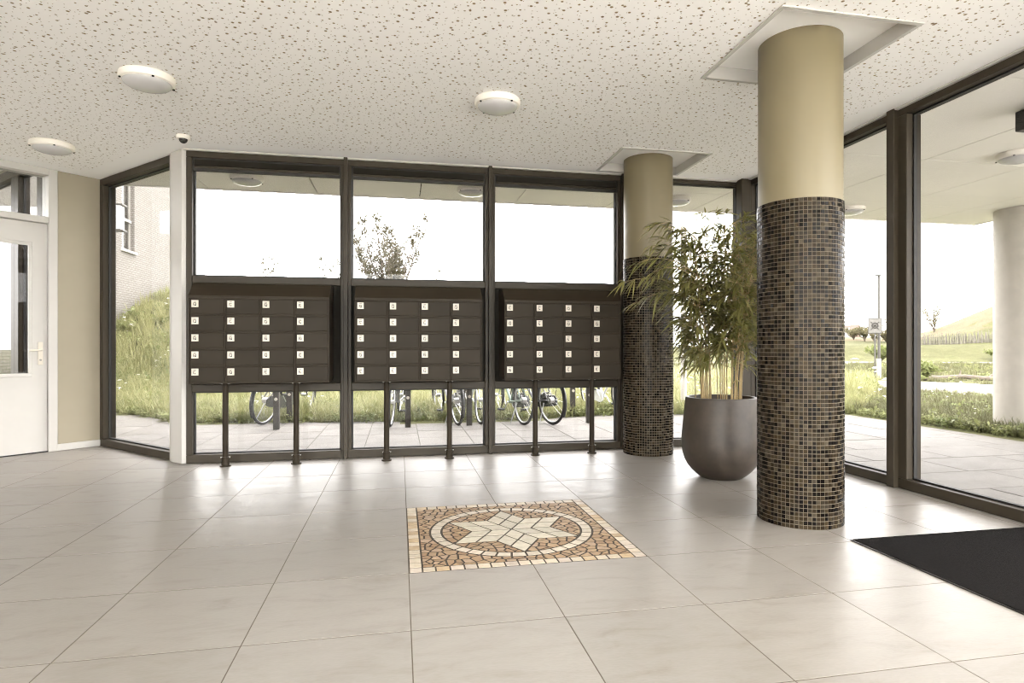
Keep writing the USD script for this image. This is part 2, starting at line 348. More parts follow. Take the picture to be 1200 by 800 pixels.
# ---- ceiling with two square recesses round the columns
REC = [sbox(1.955, 0.575, 2.80, 1.44), sbox(1.945, 2.945, 2.80, 3.66)]
ceil = thing('ceiling', kind='structure')
holes = unary_union(REC)
inner = room.buffer(-0.22, join_style=2)
obj('perforated_board', MB().prism(inner.difference(holes), H, H + 0.03), 'ceiling_perforated', ceil)
obj('plain_border', MB().prism(room.buffer(0.02).difference(inner).difference(holes), H, H + 0.03), 'ceiling_plain', ceil)
for r in REC:
    f = MB().prism(r.buffer(0.020, join_style=2).difference(r.buffer(-0.006, join_style=2)), H - 0.008, H + 0.0745)
    obj('recess_rim', f, 'white_paint', ceil)
    obj('recess_panel', MB().prism(r.buffer(0.024, join_style=2), H + 0.075, H + 0.10), 'ceiling_plain', ceil)
obj('roof_slab', MB().prism(room.buffer(0.12), H + 0.12, H + 0.5), 'concrete_light', ceil)
obj('hall_board', MB().prism(hall, 3.42, 3.50), 'ceiling_plain', ceil)
obj('hall_roof', MB().prism(hall.buffer(0.2), 3.50, 3.75), 'concrete_light', ceil)
bead = MB()
bead.box((-1.98, YB - 0.03, H - 0.012), (XR - 0.03, YB + 0.01, H + 0.005), 0.004)
obj('trim', bead, 'white_paint', kind='structure')
obj('trim', bx((XR - 0.03, YREAR, H - 0.012), (XR + 0.01, YB, H + 0.005), 0.004), 'white_paint', kind='structure')

# ------------------------------------------------------------------ glazing
def frame_T(o, t, n):
    o = np.array([*o, 0.0]); t = np.array([*t, 0.0]); n = np.array([*n, 0.0]); z = np.array([0, 0, 1.0])
    return lambda v: o + np.outer(v[:, 0], t) + np.outer(v[:, 1], n) + np.outer(v[:, 2], z)

def glazed_bay(name, T, t0, t1, jamb=(0.05, 0.05), head=0.068, sill=0.075, rails=(), panel=None, blind=False, deep=0.13, z1=H, glass='window_glass'):
    """one bay of the curtain wall; local axes: t along, d outward, z up"""
    w = thing(name, kind='structure')
    fr = 'bronze_frame'; bv = 0.004
    obj('sill', bx((t0, 0, 0), (t1, deep, sill), bv, T), fr, w)
    obj('head', bx((t0, 0, z1 - head), (t1, deep, z1), bv, T), fr, w)
    obj('jamb', bx((t0, 0.001, sill), (t0 + jamb[0], deep, z1 - head), bv, T), fr, w)
    obj('jamb', bx((t1 - jamb[1], 0.001, sill), (t1, deep, z1 - head), bv, T), fr, w)
    a, b = t0 + jamb[0], t1 - jamb[1]
    zs = [sill] + [z for r in rails for z in r] + [z1 - head]
    for r in rails: obj('rail', bx((a, 0.001, r[0]), (b, deep, r[1]), bv, T), fr, w)
    for k in range(0, len(zs), 2):
        lo, hi = zs[k], zs[k + 1]
        if panel is not None and k // 2 == panel:
            obj('spandrel_panel', bx((a, 0.045, lo), (b, 0.09, hi), 0, T), 'spandrel_brown', w); continue
        g = MB()
        for (q0, q1) in (((a, lo), (a + .012, hi)), ((b - .012, lo), (b, hi)), ((a, lo), (b, lo + .012)), ((a, hi - .012), (b, hi))):
            g.box((q0[0], 0.055, q0[1]), (q1[0], 0.085, q1[1]), 0, T)
        obj('gasket', g, 'black_gasket', w)
        obj('pane', bx((a + .004, 0.066, lo + .004), (b - .004, 0.074, hi - .004), 0, T), glass, w)
    if blind:
        top = z1 - head
        obj('blind_recess', bx((a, 0.02, top - 0.118), (b, 0.052, top), 0, T), 'black_gasket', w)
        obj('blind_box', bx((a + 0.015, 0.004, top - 0.072), (b - 0.012, 0.05, top - 0.016), 0.004, T), 'spandrel_brown', w)
        obj('blind_bottom_bar', bx((a + 0.015, 0.006, top - 0.092), (b - 0.012, 0.04, top - 0.074), 0.004, T), fr, w)
    return w

def mullion(T, t, w, where, half=0.018, nose=0.045):
    m = MB(); m.box((t - half, -nose, 0), (t + half, 0.02, H), 0.003, T)
    obj('mullion_nose', m, 'bronze_frame', where)

TB = frame_T((0, YB), (1, 0), (0, 1))
RB = [(0.652, 0.722), (1.655, 1.722)]
bays = [(-1.957, -0.548), (-0.548, 0.846), (0.846, 2.245), (2.245, XR)]
wb = []
for k, (a, b) in enumerate(bays):
    wb.append(glazed_bay(f'window_{k + 1}', TB, a, b, rails=RB if k < 3 else (), panel=1 if k < 3 else None, blind=k < 3, jamb=(0.05, 0.072) if k == 3 else (0.05, 0.05), head=0.068 if k < 3 else 0.05))
mullion(TB, -0.548, 0.1, wb[1]); mullion(TB, 0.846, 0.1, wb[2]); mullion(TB, 2.245, 0.1, wb[3])
TR = frame_T((XR, YB), (0, -1), (1, 0))
w5 = glazed_bay('window_5', TR, 0.0, 2.115, jamb=(0.115, 0.05), head=0.062)
w6 = glazed_bay('window_6', TR, 2.115, 4.25, jamb=(0.085, 0.05), head=0.062)
w7 = glazed_bay('window_7', TR, 4.25, 6.4, head=0.062, glass='clear_glass')
w8 = glazed_bay('window_8', TR, 6.4, YB - YREAR, head=0.062, glass='clear_glass')
for t, w in ((2.085, w6), (4.25, w7), (6.4, w8)): mullion(TR, t, 0.1, w, 0.036, 0.04)
obj('corner_post', bx((3.555, 3.665, 0), (XR, YB, H), 0.004), 'bronze_frame', w5)
ab = (B - A) / np.linalg.norm(B - A); LAB = float(np.linalg.norm(B - A))
nab = np.array([-ab[1], ab[0]]); nab = nab if nab @ np.array([1, 1]) > 0 else -nab
TC = frame_T(A, ab, nab)
w9 = glazed_bay('window_9', TC, 0.02, LAB, head=0.075, jamb=(0.05, 0.07))
# the same glazing runs on past the wall with the door
LBC = 5.85
TH = frame_T(B, ab, nab)
HH = 3.42
glazed_bay('window_10', TH, 0.06, 1.64, head=0.12, jamb=(0.10, 0.16), z1=HH)
glazed_bay('window_11', TH, 1.64, 2.575, head=0.12, jamb=(0.16, 0.135), z1=HH)
glazed_bay('window_12', TH, 2.575, LBC, head=0.12, jamb=(0.135, 0.10), z1=HH)
TREAR = frame_T((XL, YREAR), (1, 0), (0, -1))
for k in range(4):
    q = (XR - XL) / 4
    glazed_bay(f'window_{13 + k}', TREAR, k * q, (k + 1) * q, glass='clear_glass')
# white corner post between the canted bay and the back bay
obj('trim', MB().prism([(-2.155, 3.965), (-2.118, 3.905), (-1.995, 3.785), (-1.955, 3.80), (-1.955, 3.93), (-2.05, 4.02)], 0, H, 0).arrays(), 'white_paint', kind='structure')

# ---- solid walls
def wall_seg(p, q, t, z0, z1):
    p = np.asarray(p); q = np.asarray(q); d = (q - p) / np.linalg.norm(q - p); n = np.array([d[1], -d[0]]) * t
    return MB().prism([tuple(p), tuple(q), tuple(q + n), tuple(p + n)], z0, z1)
TD = frame_T(B, DW, (-S2, S2))                     # local: t along the door wall, d behind it
obj('wall_door', bx((0.0, 0.0, 0.0), (0.392, 0.14, H), 0, TD), 'wall_paint', kind='structure')
obj('wall_left', bx((XL - 0.2, YREAR, 0), (XL, E_[1] + 0.02, H)), 'white_paint', kind='structure')
obj('wall_hall', bx((-7.42, E_[1] - 0.2, 0), (XL - 0.2, E_[1], 3.42)), 'wall_paint', kind='structure')
obj('wall_hall', bx((0.0, 0.0, H), (2.0, 0.14, 3.42), 0, frame_T(B, DW, (-S2, S2))), 'white_paint', kind='structure')
obj('baseboard_left', bx((0.0, -0.014, 0.0), (0.392, 0.0, 0.068), 0.004, TD), 'white_paint', kind='structure')

# ---- the white door with its frame and fanlight
door = thing('door_1', kind='structure')
D0, D1 = 0.392, 1.50
fw = 'white_paint'
obj('frame_post', bx((D0, -0.025, 0), (D0 + 0.078, 0.14, H), 0.004, TD), fw, door)
obj('frame_post', bx((D1 - 0.078, -0.025, 0), (D1, 0.14, H), 0.004, TD), fw, door)
obj('frame_header', bx((D0 + .078, -0.025, 2.805), (D1 - .078, 0.14, H), 0.004, TD), fw, door)
obj('frame_transom', bx((D0 + .078, -0.025, 2.318), (D1 - .078, 0.14, 2.382), 0.004, TD), fw, door)
L0, L1 = D0 + .084, D1 - .084
leaf = MB()
for lo, hi in (((L0, 0.0, 0.012), (L1, 0.045, 0.79)), ((L0, 0.0, 2.09), (L1, 0.045, 2.308)), ((L0, 0, 0.79), (L0 + .145, 0.045, 2.09)), ((L1 - .145, 0, 0.79), (L1, 0.045, 2.09))):
    leaf.box(lo, hi, 0.0, TD)
dl = obj('door_leaf', leaf, fw, door)
bead = MB()
g0, g1 = L0 + .145, L1 - .145
for lo, hi in (((g0 - .02, -0.012, 0.77), (g1 + .02, 0.0, 0.805)), ((g0 - .02, -0.012, 2.075), (g1 + .02, 0.0, 2.11)), ((g0 - .02, -0.012, 0.805), (g0 + .012, 0.0, 2.075)), ((g1 - .012, -0.012, 0.805), (g1 + .02, 0.0, 2.075))):
    bead.box(lo, hi, 0.004, TD)
obj('glazing_bead', bead, fw, door)
obj('door_pane', bx((g0, 0.018, 0.79), (g1, 0.026, 2.09), 0, TD), 'window_glass', door)
obj('fanlight_pane', bx((D0 + .078, 0.05, 2.382), (D1 - .078, 0.058, 2.805), 0, TD), 'window_glass', door)
obj('threshold', bx((D0 + .078, -0.005, 0.0), (D1 - .078, 0.06, 0.010), 0, TD), 'black_gasket', door)
hp = bx((0.512, -0.010, 0.885), (0.555, 0.0, 1.115), 0.004, TD)
han = obj('handle_plate', hp, 'plate_white', door)
lev = MB(); lev.tube([(0.534, -0.008, 1.035), (0.534, -0.05, 1.035), (0.545, -0.056, 1.035), (0.60, -0.056, 1.033), (0.645, -0.052, 1.03)], [0.011, 0.010, 0.010, 0.010, 0.009], 10, T=TD)
obj('lever', lev, 'plate_white', door, smooth=40)
cyl = MB(); cyl.tube([(0.534, -0.006, 0.935), (0.534, -0.018, 0.935)], [0.010, 0.010], 12, T=TD); obj('lock_cylinder', cyl, 'metal_grey', door)
obj('wall_door', bx((D1, 0.0, 0.0), (2.0, 0.14, H), 0, TD), 'wall_paint', kind='structure')

# ------------------------------------------------------------------ the columns
def lathe_shell(r, z0, z1, sides=96):
    return MB().lathe([(r, z0), (r, z1), (0.0, z1)], sides)

def mosaic_column(cx, cy, label, z_top):
    R = 0.25; c = thing('column', label, 'column', (cx, cy, 0))
    obj('painted_shaft', MB().lathe([(R - 0.006, 0.0), (R - 0.006, H + 0.078)], 96), 'column_paint', c, smooth=True)
    obj('grout', MB().lathe([(R - 0.0035, 0.0), (R - 0.0035, z_top), (R - 0.006, z_top)], 96), 'grout_beige', c, smooth=40)
    nc, pitch = 64, 2 * PI * R / 64
    nr = int(round(z_top / pitch)); ph = z_top / nr; g = 0.0028
    V = []; F = []
    ang0 = np.arange(nc) * 2 * PI / nc; n = 0
    rng = np.random.default_rng(5)
    for k in range(nr):
        for a in ang0:
            da = (pitch - g) / 2 / R; hz = (ph - g) / 2; zc = (k + .5) * ph; e = 0.0012
            rr = R + rng.uniform(-0.0006, 0.0006); tl = rng.uniform(-0.04, 0.04); tz = rng.uniform(-0.04, 0.04)
            pts = []
            for (rad, sa, sz) in ((R - 0.004, da, hz), (rr, da - e / R, hz - e)):
                for (u, w) in ((-1, -1), (1, -1), (1, 1), (-1, 1)):
                    q = rad + (u * tl * da * R + w * tz * hz if rad == rr else 0)
                    pts.append((q * math.cos(a + u * sa), q * math.sin(a + u * sa), zc + w * sz))
            V += pts
            F += [(n + 4, n + 5, n + 6), (n + 4, n + 6, n + 7)]
            for i in range(4):
                j = (i + 1) % 4; F += [(n + i, n + j, n + 4 + j), (n + i, n + 4 + j, n + 4 + i)]
            n += 8
    mt_ = obj('mosaic_tile', (np.array(V), np.array(F)), 'mosaic_glass', c, kind='stuff')
    tone = np.repeat(rng.random(len(V) // 8), 8).astype(np.float32)
    UsdGeom.PrimvarsAPI(mt_).CreatePrimvar('tone', Sdf.ValueTypeNames.FloatArray, 'vertex').Set(Vt.FloatArray.FromNumpy(tone))
    return c
mosaic_column(2.401, 1.0635, 'nearest and largest round column, cream paint above, dark glass mosaic below, beside the black mat', 1.946)
mosaic_column(2.417, 3.500, 'farther round column with cream top and dark mosaic, against the back glazing by the mailboxes', 1.948)

# ------------------------------------------------------------------ floor mosaic
def floor_mosaic():
    m = thing('floor_mosaic', 'square stone mosaic with a pale star in a ring, set into the floor', 'mosaic', (0.6, 1.2, 0))
    rng = random.Random(11)
    h = 0.5985
    obj('grout_bed', bx((-h, -h, -0.006), (h, h, -0.0006)), 'grout_dark', m)
    def piece(name, poly, mt, gap=0.0028, top=0.0007):
        q = poly.buffer(-gap, join_style=2, mitre_limit=3)
        if q.is_empty: return
        if q.geom_type != 'Polygon': q = max(q.geoms, key=lambda a: a.area)
        if q.area < 1.2e-4: return
        q = q.simplify(0.0008)
        obj(name, MB().prism(Polygon(q.exterior), -0.005, top + rng.uniform(-0.0004, 0.0004), 0.0005), mt, m)
    bwid = 0.0635; w = h
    bm = ['stone_border_cream', 'stone_border_cream', 'stone_border_honey', 'stone_border_pink']
    def row(n, a, b, make):
        cuts = [a + (b - a) * k / n + (rng.uniform(-0.005, 0.005) if 0 < k < n else 0) for k in range(n + 1)]
        for k in range(n): piece('border_stone', make(cuts[k], cuts[k + 1]), rng.choice(bm), 0.0042)
    row(18, -w, w, lambda a, b: sbox(-w, a, -w + bwid, b)); row(18, -w, w, lambda a, b: sbox(w - bwid, a, w, b))
    row(16, -w + bwid, w - bwid, lambda a, b: sbox(a, -w, b, -w + bwid)); row(16, -w + bwid, w - bwid, lambda a, b: sbox(a, w - bwid, b, w))
    rt, rn = 0.405, 0.405 / math.sqrt(3)
    pol = lambda r, d: np.array([r * math.cos(math.radians(d)), r * math.sin(math.radians(d))])
    star = []
    for k in range(6):
        d = 90 + 60 * k; u = pol(rn, d - 30) / 2; v = pol(rn, d + 30) / 2
        for i in (0, 1):
            for j in (0, 1):
                q = Polygon([i * u + j * v, (i + 1) * u + j * v, (i + 1) * u + (j + 1) * v, i * u + (j + 1) * v])
                piece('star_stone', q, 'stone_star', 0.0052); star.append(q)
    star = unary_union(star).buffer(0.001)
    nr = 36
    for k in range(nr):
        a0, a1 = [2 * PI * (k + q) / nr for q in (0, 1)]; aa = np.linspace(a0, a1, 4)
        q = Polygon([(0.472 * math.cos(a), 0.472 * math.sin(a)) for a in aa] + [(0.408 * math.cos(a), 0.408 * math.sin(a)) for a in aa[::-1]])
        piece('ring_stone', q, 'stone_ring', 0.0058)
    zones = [sbox(-w + bwid, -w + bwid, w - bwid, w - bwid).difference(Point(0, 0).buffer(0.474, 64)), Point(0, 0).buffer(0.406, 64).difference(star)]
    pts = []; r2 = np.random.default_rng(3)
    while len(pts) < 292:
        best = max((r2.uniform(-.54, .54, 2) for _ in range(10)), key=lambda c: min([9] + [np.hypot(*(c - p)) for p in pts]) if any(z.contains(Point(*c)) for z in zones) else -1)
        if any(z.contains(Point(*best)) for z in zones): pts.append(best)
    vor = shapely.voronoi_polygons(shapely.MultiPoint(pts), extend_to=sbox(-1, -1, 1, 1))
    n = 0
    for cell in vor.geoms:
        for z in zones:
            c = cell.intersection(z)
            for g in getattr(c, 'geoms', [c]):
                if g.geom_type == 'Polygon' and g.area > 2.5e-4 and n < 300:
                    n += 1; piece('filler_stone', Polygon(g.exterior), rng.choice(['stone_brown', 'stone_brown', 'stone_tan', 'stone_tan', 'stone_rose']), 0.0054)
floor_mosaic()

# ------------------------------------------------------------------ the mailboxes
def mailbox_bank(cx, legs, label, seed):
    rng = random.Random(seed)
    y0, y1 = 3.400, YB - 0.012; W = 1.158; x0 = -W / 2
    zb, zt = 0.752, 1.500
    m = thing('mailbox_bank', label, 'mailbox', (cx, y0, 0)); D = y1 - y0
    obj('body', bx((x0 + .003, 0.012, zb), (x0 + W - .003, D, zt), 0.003), 'mailbox_casing', m)
    # sloping hood
    prof = [(-0.004, zt - 0.006), (-0.004, zt + 0.012), (0.135, zt + 0.130), (D, zt + 0.130), (D, zt - 0.006)]
    T = lambda v: np.c_[v[:, 2], v[:, 0], v[:, 1]]
    obj('hood', MB().prism(prof, x0, x0 + W, 0, T), 'mailbox_casing', m)
    pw, ph = (W - 0.010) / 4, (zt - 0.012 - zb) / 5
    lat = MB()
    for k in range(5):
        xx = x0 + 0.005 + k * pw; lat.box((xx - 0.006, 0.0, zb), (xx + 0.006, 0.014, zt - 0.008), 0.002)
    for k in range(6):
        zz = zb + 0.004 + k * ph; lat.box((x0, 0.003, zz - 0.008), (x0 + W, 0.014, zz + 0.008), 0.002)
    obj('front_lattice', lat, 'mailbox_casing', m)
    for r in range(5):
        for c in range(4):
            xa = x0 + 0.005 + c * pw + 0.0085; xb = xa + pw - 0.017
            za = zb + 0.004 + r * ph + 0.0105; zc = za + ph - 0.021
            d = obj('door', bx((xa, 0.002, za), (xb, 0.011, zc), 0.002), 'mailbox_door', m)
            px, pz = xa + 0.010, zc - 0.012
            obj('name_plate', bx((px, -0.002, pz - 0.060), (px + 0.056, 0.002, pz), 0.0012), 'plate_white', d)
            k = MB(); q = px + 0.028
            k.box((q - .012, -0.0028, pz - 0.014), (q + .010, -0.002, pz - 0.010))
            # the small worn marks of the plate: an upright, two bars and a hook, never quite alike
            k.box((q - .013, -0.0028, pz - 0.046), (q - .008, -0.002, pz - 0.021))
            k.box((q - .008, -0.0028, pz - 0.026), (q + rng.uniform(.004, .012), -0.002, pz - 0.021))
            if rng.random() < .7: k.box((q + .006, -0.0028, pz - 0.046), (q + .011, -0.002, pz - 0.026))
            k.box((q - .004, -0.0028, pz - 0.048), (q + .007, -0.002, pz - 0.040))
            if rng.random() < .5: k.box((q - .008, -0.0028, pz - 0.036), (q + .004, -0.002, pz - 0.032))
            obj('plate_mark', k, 'ink', d)
    for lx in legs:
        ly = 3.575 - y0
        leg = obj('leg', MB().tube([(lx - cx, ly, 0.006), (lx - cx, ly, zb - 0.001)], 0.025, 20), 'mailbox_casing', m, smooth=40)
        col = MB(); col.tube([(lx - cx, ly, 0.012), (lx - cx, ly, 0.085)], 0.033, 20); obj('collar', col, 'mailbox_casing', leg, smooth=40)
        ft = MB(); ft.tube([(lx - cx, ly, 0.0), (lx - cx, ly, 0.011)], 0.046, 24)
        obj('foot_plate', ft, 'mailbox_casing', leg, smooth=40)
        bt = MB()
        for s in (-1, 1): bt.tube([(lx - cx + s * .033, ly, 0.080), (lx - cx + s * .040, ly, 0.080)], 0.006, 8)
        for s in (-1, 1): bt.box((lx - cx + s * .028 - .008, ly - .014, zb - 0.018), (lx - cx + s * .028 + .008, ly + .014, zb - 0.001), 0.002)
        obj('fixing_bolt', bt, 'metal_grey', leg)
mailbox_bank(-1.240, (-1.569, -0.968), 'leftmost dark brown bank of twenty mailboxes, next to the white corner post', 1)
mailbox_bank(0.138, (-0.163, 0.424), 'middle dark brown bank of twenty mailboxes, behind the floor mosaic', 2)
mailbox_bank(1.510, (1.266, 1.848), 'rightmost dark brown bank of twenty mailboxes, partly behind the farther column', 3)

# ------------------------------------------------------------------ ceiling lamps and camera
def lamp(loc, label, group, name='ceiling_light', first=None):
    if first is not None: return copy_of(first, loc, 0, label, group)
    t = thing(name, label, 'ceiling light', loc, 0, group)
    obj('base_ring', MB().lathe([(0.158, 0.0), (0.166, -0.006), (0.168, -0.030), (0.160, -0.046), (0.146, -0.052), (0.140, -0.048)], 56), 'lamp_white', t, smooth=35)
    pr = [(0.146, -0.048)] + [(0.146 * math.cos(a), -0.050 - 0.042 * math.sin(a)) for a in np.linspace(0.05, PI / 2, 10)]
    obj('diffuser', MB().lathe(pr, 56), 'lamp_diffuser', t, smooth=True)
    for k in range(4):
        a = k * PI / 2 + 0.55; c = MB(); u = np.array([math.cos(a), math.sin(a)])
        c.tube([(*(u * 0.157), -0.049), (*(u * 0.157), -0.056)], 0.0075, 10); obj('screw_cap', c, 'spandrel_brown', t)
    return t
LZ = H + 0.001
lt = lamp((-1.690, 2.165, LZ), 'round white ceiling light, left of the two nearer ones on the perforated ceiling', None)
lamp((0.658, 2.098, LZ), 'round white ceiling light on the perforated ceiling above the floor mosaic', None, first=lt)
lamp((-3.068, 3.845, LZ), 'round white ceiling light in the far left ceiling corner above the white door', None, first=lt)
cm = thing('security_camera', 'small white dome camera with a dark eye, on the ceiling above the white corner post', 'security camera', (-1.858, 3.395, H))
obj('base', MB().lathe([(0.055, 0.002), (0.055, -0.018), (0.048, -0.030), (0.0, -0.030)], 32), 'lamp_white', cm, smooth=35)
obj('dome', MB().lathe([(0.034 * math.cos(a), -0.030 - 0.036 * math.sin(a)) for a in np.linspace(0, PI / 2, 8)], 28), 'dark_plastic', cm, smooth=True)

# ------------------------------------------------------------------ door mat
mt = thing('door_mat', 'black ribbed entrance mat on the floor at the right, in front of the glazing', 'mat', (2.404, 0.612, 0))
obj('pile', bx((0, -2.6, 0.0), (1.19, 0, 0.009), 0.002), 'mat_black', mt)
eb = MB()
for lo, hi in (((-.006, -2.606, 0), (0, .006, .006)), ((1.19, -2.606, 0), (1.196, .006, .006)), ((0, 0, 0), (1.19, .006, .006)), ((0, -2.606, 0), (1.19, -2.6, .006))): eb.box(lo, hi)
obj('edge', eb, 'dark_plastic', mt)

# ------------------------------------------------------------------ the potted bamboo
def blade(base, d, up, L, w, droop, fold=0.25):
    """a lance-shaped leaf, six stations, slightly folded along its rib"""
    d = d / np.linalg.norm(d); side = np.cross(d, up); side /= np.linalg.norm(side) + 1e-9; nrm = np.cross(side, d)
    s = np.array([0, .12, .35, .62, .85, 1.0]); ww = np.array([.12, .62, 1.0, .78, .36, 0.0]) * w / 2
    mid = base + np.outer(s * L, d) + np.outer(-droop * L * s ** 2, [0, 0, 1.0])
    a = mid + np.outer(ww, side) + np.outer(ww * fold, nrm); b = mid - np.outer(ww, side) + np.outer(ww * fold, nrm)
    v = np.empty((18, 3)); v[0::3] = a; v[1::3] = mid; v[2::3] = b
    f = []
    for i in range(5):
        o = 3 * i; f += [(o, o + 3, o + 4), (o, o + 4, o + 1), (o + 1, o + 4, o + 5), (o + 1, o + 5, o + 2)]
    return v, np.array(f)

def bamboo():
    cx, cy = 2.55, 2.29
    pot = thing('planter', 'tall round dark grey concrete planter between the two columns', 'planter', (cx, cy, 0))
    outer = [(0.0, 0.0), (0.162, 0.0), (0.170, 0.005), (0.205, 0.030), (0.243, 0.066), (0.273, 0.105), (0.295, 0.148), (0.309, 0.195), (0.316, 0.245), (0.318, 0.29), (0.3165, 0.34), (0.309, 0.42), (0.298, 0.54), (0.286, 0.645), (0.283, 0.655), (0.276, 0.658), (0.262, 0.658), (0.257, 0.652), (0.257, 0.56)]
    obj('pot', MB().lathe(outer, 72), 'pot_concrete', pot, smooth=40)
    g = MB(); rr = np.linspace(0.258, 0, 8); g.lathe([(r, 0.585 + 0.02 * math.cos(r * 9)) for r in rr], 40); obj('soil', g, 'soil', pot, smooth=True)
    pl = thing('bamboo', 'leafy green bamboo with many thin yellow canes, growing in the concrete planter', 'potted plant', (cx, cy, 0.59))
    rng = np.random.default_rng(21)
    leaves = []
    def tuft(p, d, n, scale=1.0):
        d = np.asarray(d, float); d = d / np.linalg.norm(d)
        for k in range(n):
            dd = d + rng.normal(0, 0.45, 3) + np.array([0, 0, -0.15]); L = rng.uniform(0.085, 0.155) * scale
            leaves.append((p + rng.normal(0, 0.006, 3), dd, L, rng.uniform(0.012, 0.019) * scale, rng.uniform(0.2, 0.55)))
    canes = 33
    for k in range(canes):
        a = rng.uniform(0, 2 * PI); r = 0.205 * math.sqrt(rng.uniform(0.02, 1)); p0 = np.array([r * math.cos(a), r * math.sin(a), 0.0])
        hgt = rng.uniform(1.15, 1.50) * (1.0 if k % 4 else 0.72); lean = np.array([p0[0] * 0.55 + rng.normal(0, .05), p0[1] * 0.55 + rng.normal(0, .05), 0])
        s = np.linspace(0, 1, 13); pts = p0 + np.outer(s * hgt, [0, 0, 1.0]) + np.outer(s ** 1.6, lean)
        rad = rng.uniform(0.0042, 0.0066); m = MB()
        m.tube(pts, rad * (1 - 0.72 * s), 7)
        nodes = np.linspace(0.06, 0.92, 9)
        at = lambda q: np.array([np.interp(q, s, pts[:, i]) for i in range(3)])
        for q in nodes:
            c = at(q); rq = rad * (1 - 0.72 * q); m.tube([c - (0, 0, .004), c, c + (0, 0, .004)], [rq * 1.02, rq * 1.32, rq * 1.02], 7, caps=False)
        br = MB(); got = False
        for q in np.linspace(0.34, 1.0, 13):
            if q < 0.45 and rng.random() < 0.55: continue
            c = at(q)
            for b in range(2):
                th = rng.uniform(0, 2 * PI); out = np.array([math.cos(th), math.sin(th), rng.uniform(0.1, 0.7)]); out += np.array([p0[0] * 2.0 - .3, p0[1] * 2.0, 0])
                out /= np.linalg.norm(out); Lb = rng.uniform(0.07, 0.22)
                bp = np.array([c + out * Lb * u + np.array([0, 0, -0.12 * Lb * u * u]) for u in (0, .35, .7, 1.0)])
                br.tube(bp, [0.0022, 0.0018, 0.0015, 0.001], 4); got = True
                tuft(bp[3], out, rng.integers(3, 7), 1.12); tuft(bp[2], out, rng.integers(1, 3), 1.08)
        if k in (0, 3, 6): tuft(at(0.22), (rng.normal(), rng.normal(), .2), 4)
        c = obj('cane', m, 'cane', pl, smooth=True)
        if got: obj('twig', br, 'cane', c, kind='stuff')
    # the long sprays that hang out over the farther column
    sp = MB()
    for k, (tip, z0, z1) in enumerate([((-0.80, 0.10), 0.80, 1.02), ((-0.74, -0.05), 0.95, 1.16), ((-0.70, 0.05), 0.75, 0.86), ((-0.64, -0.12), 0.88, 1.08), ((-0.52, 0.12), 1.20, 1.50), ((-0.60, 0.0), 1.0, 1.30), ((-0.42, 0.0), 1.15, 1.42), ((-0.50, -0.12), 0.85, 0.93), ((-0.35, 0.1), 1.1, 1.28), ((-0.30, -0.2), 0.3, 0.36)]):
        p0 = np.array([-0.10, tip[1] * .3, z0]); s = np.linspace(0, 1, 9)
        bp = np.stack([p0[0] + (tip[0] - p0[0]) * s, p0[1] + (tip[1] - p0[1]) * s, z0 + (z1 - z0) * s + 0.14 * np.sin(s * PI * 0.8) - 0.10 * s ** 2], 1)
        sp.tube(bp, 0.004 * (1 - .7 * s), 5)
        for q in range(2, 9): tuft(bp[q], (-1.0, rng.normal(0, .35), -0.25), int(rng.integers(4, 8)), 1.15)
    obj('hanging_branch', sp, 'cane', pl, kind='stuff')
    up = np.array([0, 0, 1.0])
    # leaves nearest the camera are parts of their own, the rest is one mass
    cvec = np.array([CAM[0] - cx, CAM[1] - cy]); cvec /= np.linalg.norm(cvec)
    leaves.sort(key=lambda l: -(l[2] * 1.5 + 0.25 * (l[0][:2] @ cvec) - 0.15 * l[0][0]))
    rest = MB()
    for i, (p, d, L, w, dr) in enumerate(leaves):
        v, f = blade(p, d, up + rng.normal(0, .3, 3), L, w, dr)
        if i < 300: obj('leaf', (v, f), 'bamboo_leaf', pl, smooth=True)
        else: rest.add(v, f)
    obj('foliage', rest, 'bamboo_leaf', pl, smooth=True, kind='stuff')
bamboo()

# ================================================================== OUTSIDE
# ---- soffit over the terrace
SE = 5.15; SX = 8.17; SZ = 2.85
CY0 = -0.7
canopy_area = Polygon([(XR + .14, CY0), (SX, CY0), (SX, SE), tuple(B + nab * .13 + np.array([-.05, .03])), tuple(A + nab * .13), (-1.9, YB + .13), (XR + .14, YB + .13)])
can = thing('canopy', 'flat cream panelled canopy with thin dark joints over the outside terrace', 'canopy')
obj('backing', MB().prism(canopy_area, SZ + 0.02, SZ + 0.30), 'joint_dark', can)
xs = [-3.32 + 1.17 * k for k in range(11)]; ys = [-5.52 + 1.63 * k for k in range(8)]
for i in range(len(xs) - 1):
    for j in range(len(ys) - 1):
        c = sbox(xs[i] + .006, ys[j] + .006, xs[i + 1] - .006, ys[j + 1] - .006).intersection(canopy_area)
        if c.is_empty or c.geom_type != 'Polygon' or c.area < .01: continue
        obj('panel', MB().prism(c, SZ, SZ + 0.022), 'soffit_panel', can)
fas = MB(); fas.box((-3.6, SE, SZ - 0.012), (SX + .02, SE + 0.02, SZ + 0.42)); fas.box((SX, CY0, SZ - 0.012), (SX + .02, SE + .02, SZ + 0.42))
obj('fascia', fas, 'soffit_panel', can)
for k, (x, y, lab) in enumerate([(-1.61, 4.55, 'white round canopy light outside the top of the left mailbox window'), (0.75, 4.55, 'white round canopy light outside the top of the middle mailbox window'),
                                 (3.215, 4.53, 'white round canopy light outside, just right of the farther column'), (5.62, 4.55, 'white round canopy light outside, just right of the nearest column'),
                                 (5.53, 2.30, 'large looking white round canopy light at the right edge of the picture')]):
    lamp((x, y, SZ), lab, None, 'canopy_light', None if k == 0 else can_l)
    if k == 0: can_l = stage.GetPrimAtPath('/World/canopy_light')
sb = thing('canopy_box', 'black oblong box hung under the canopy at the right edge of the picture', 'box', (4.56, 0.55, SZ - 0.165))
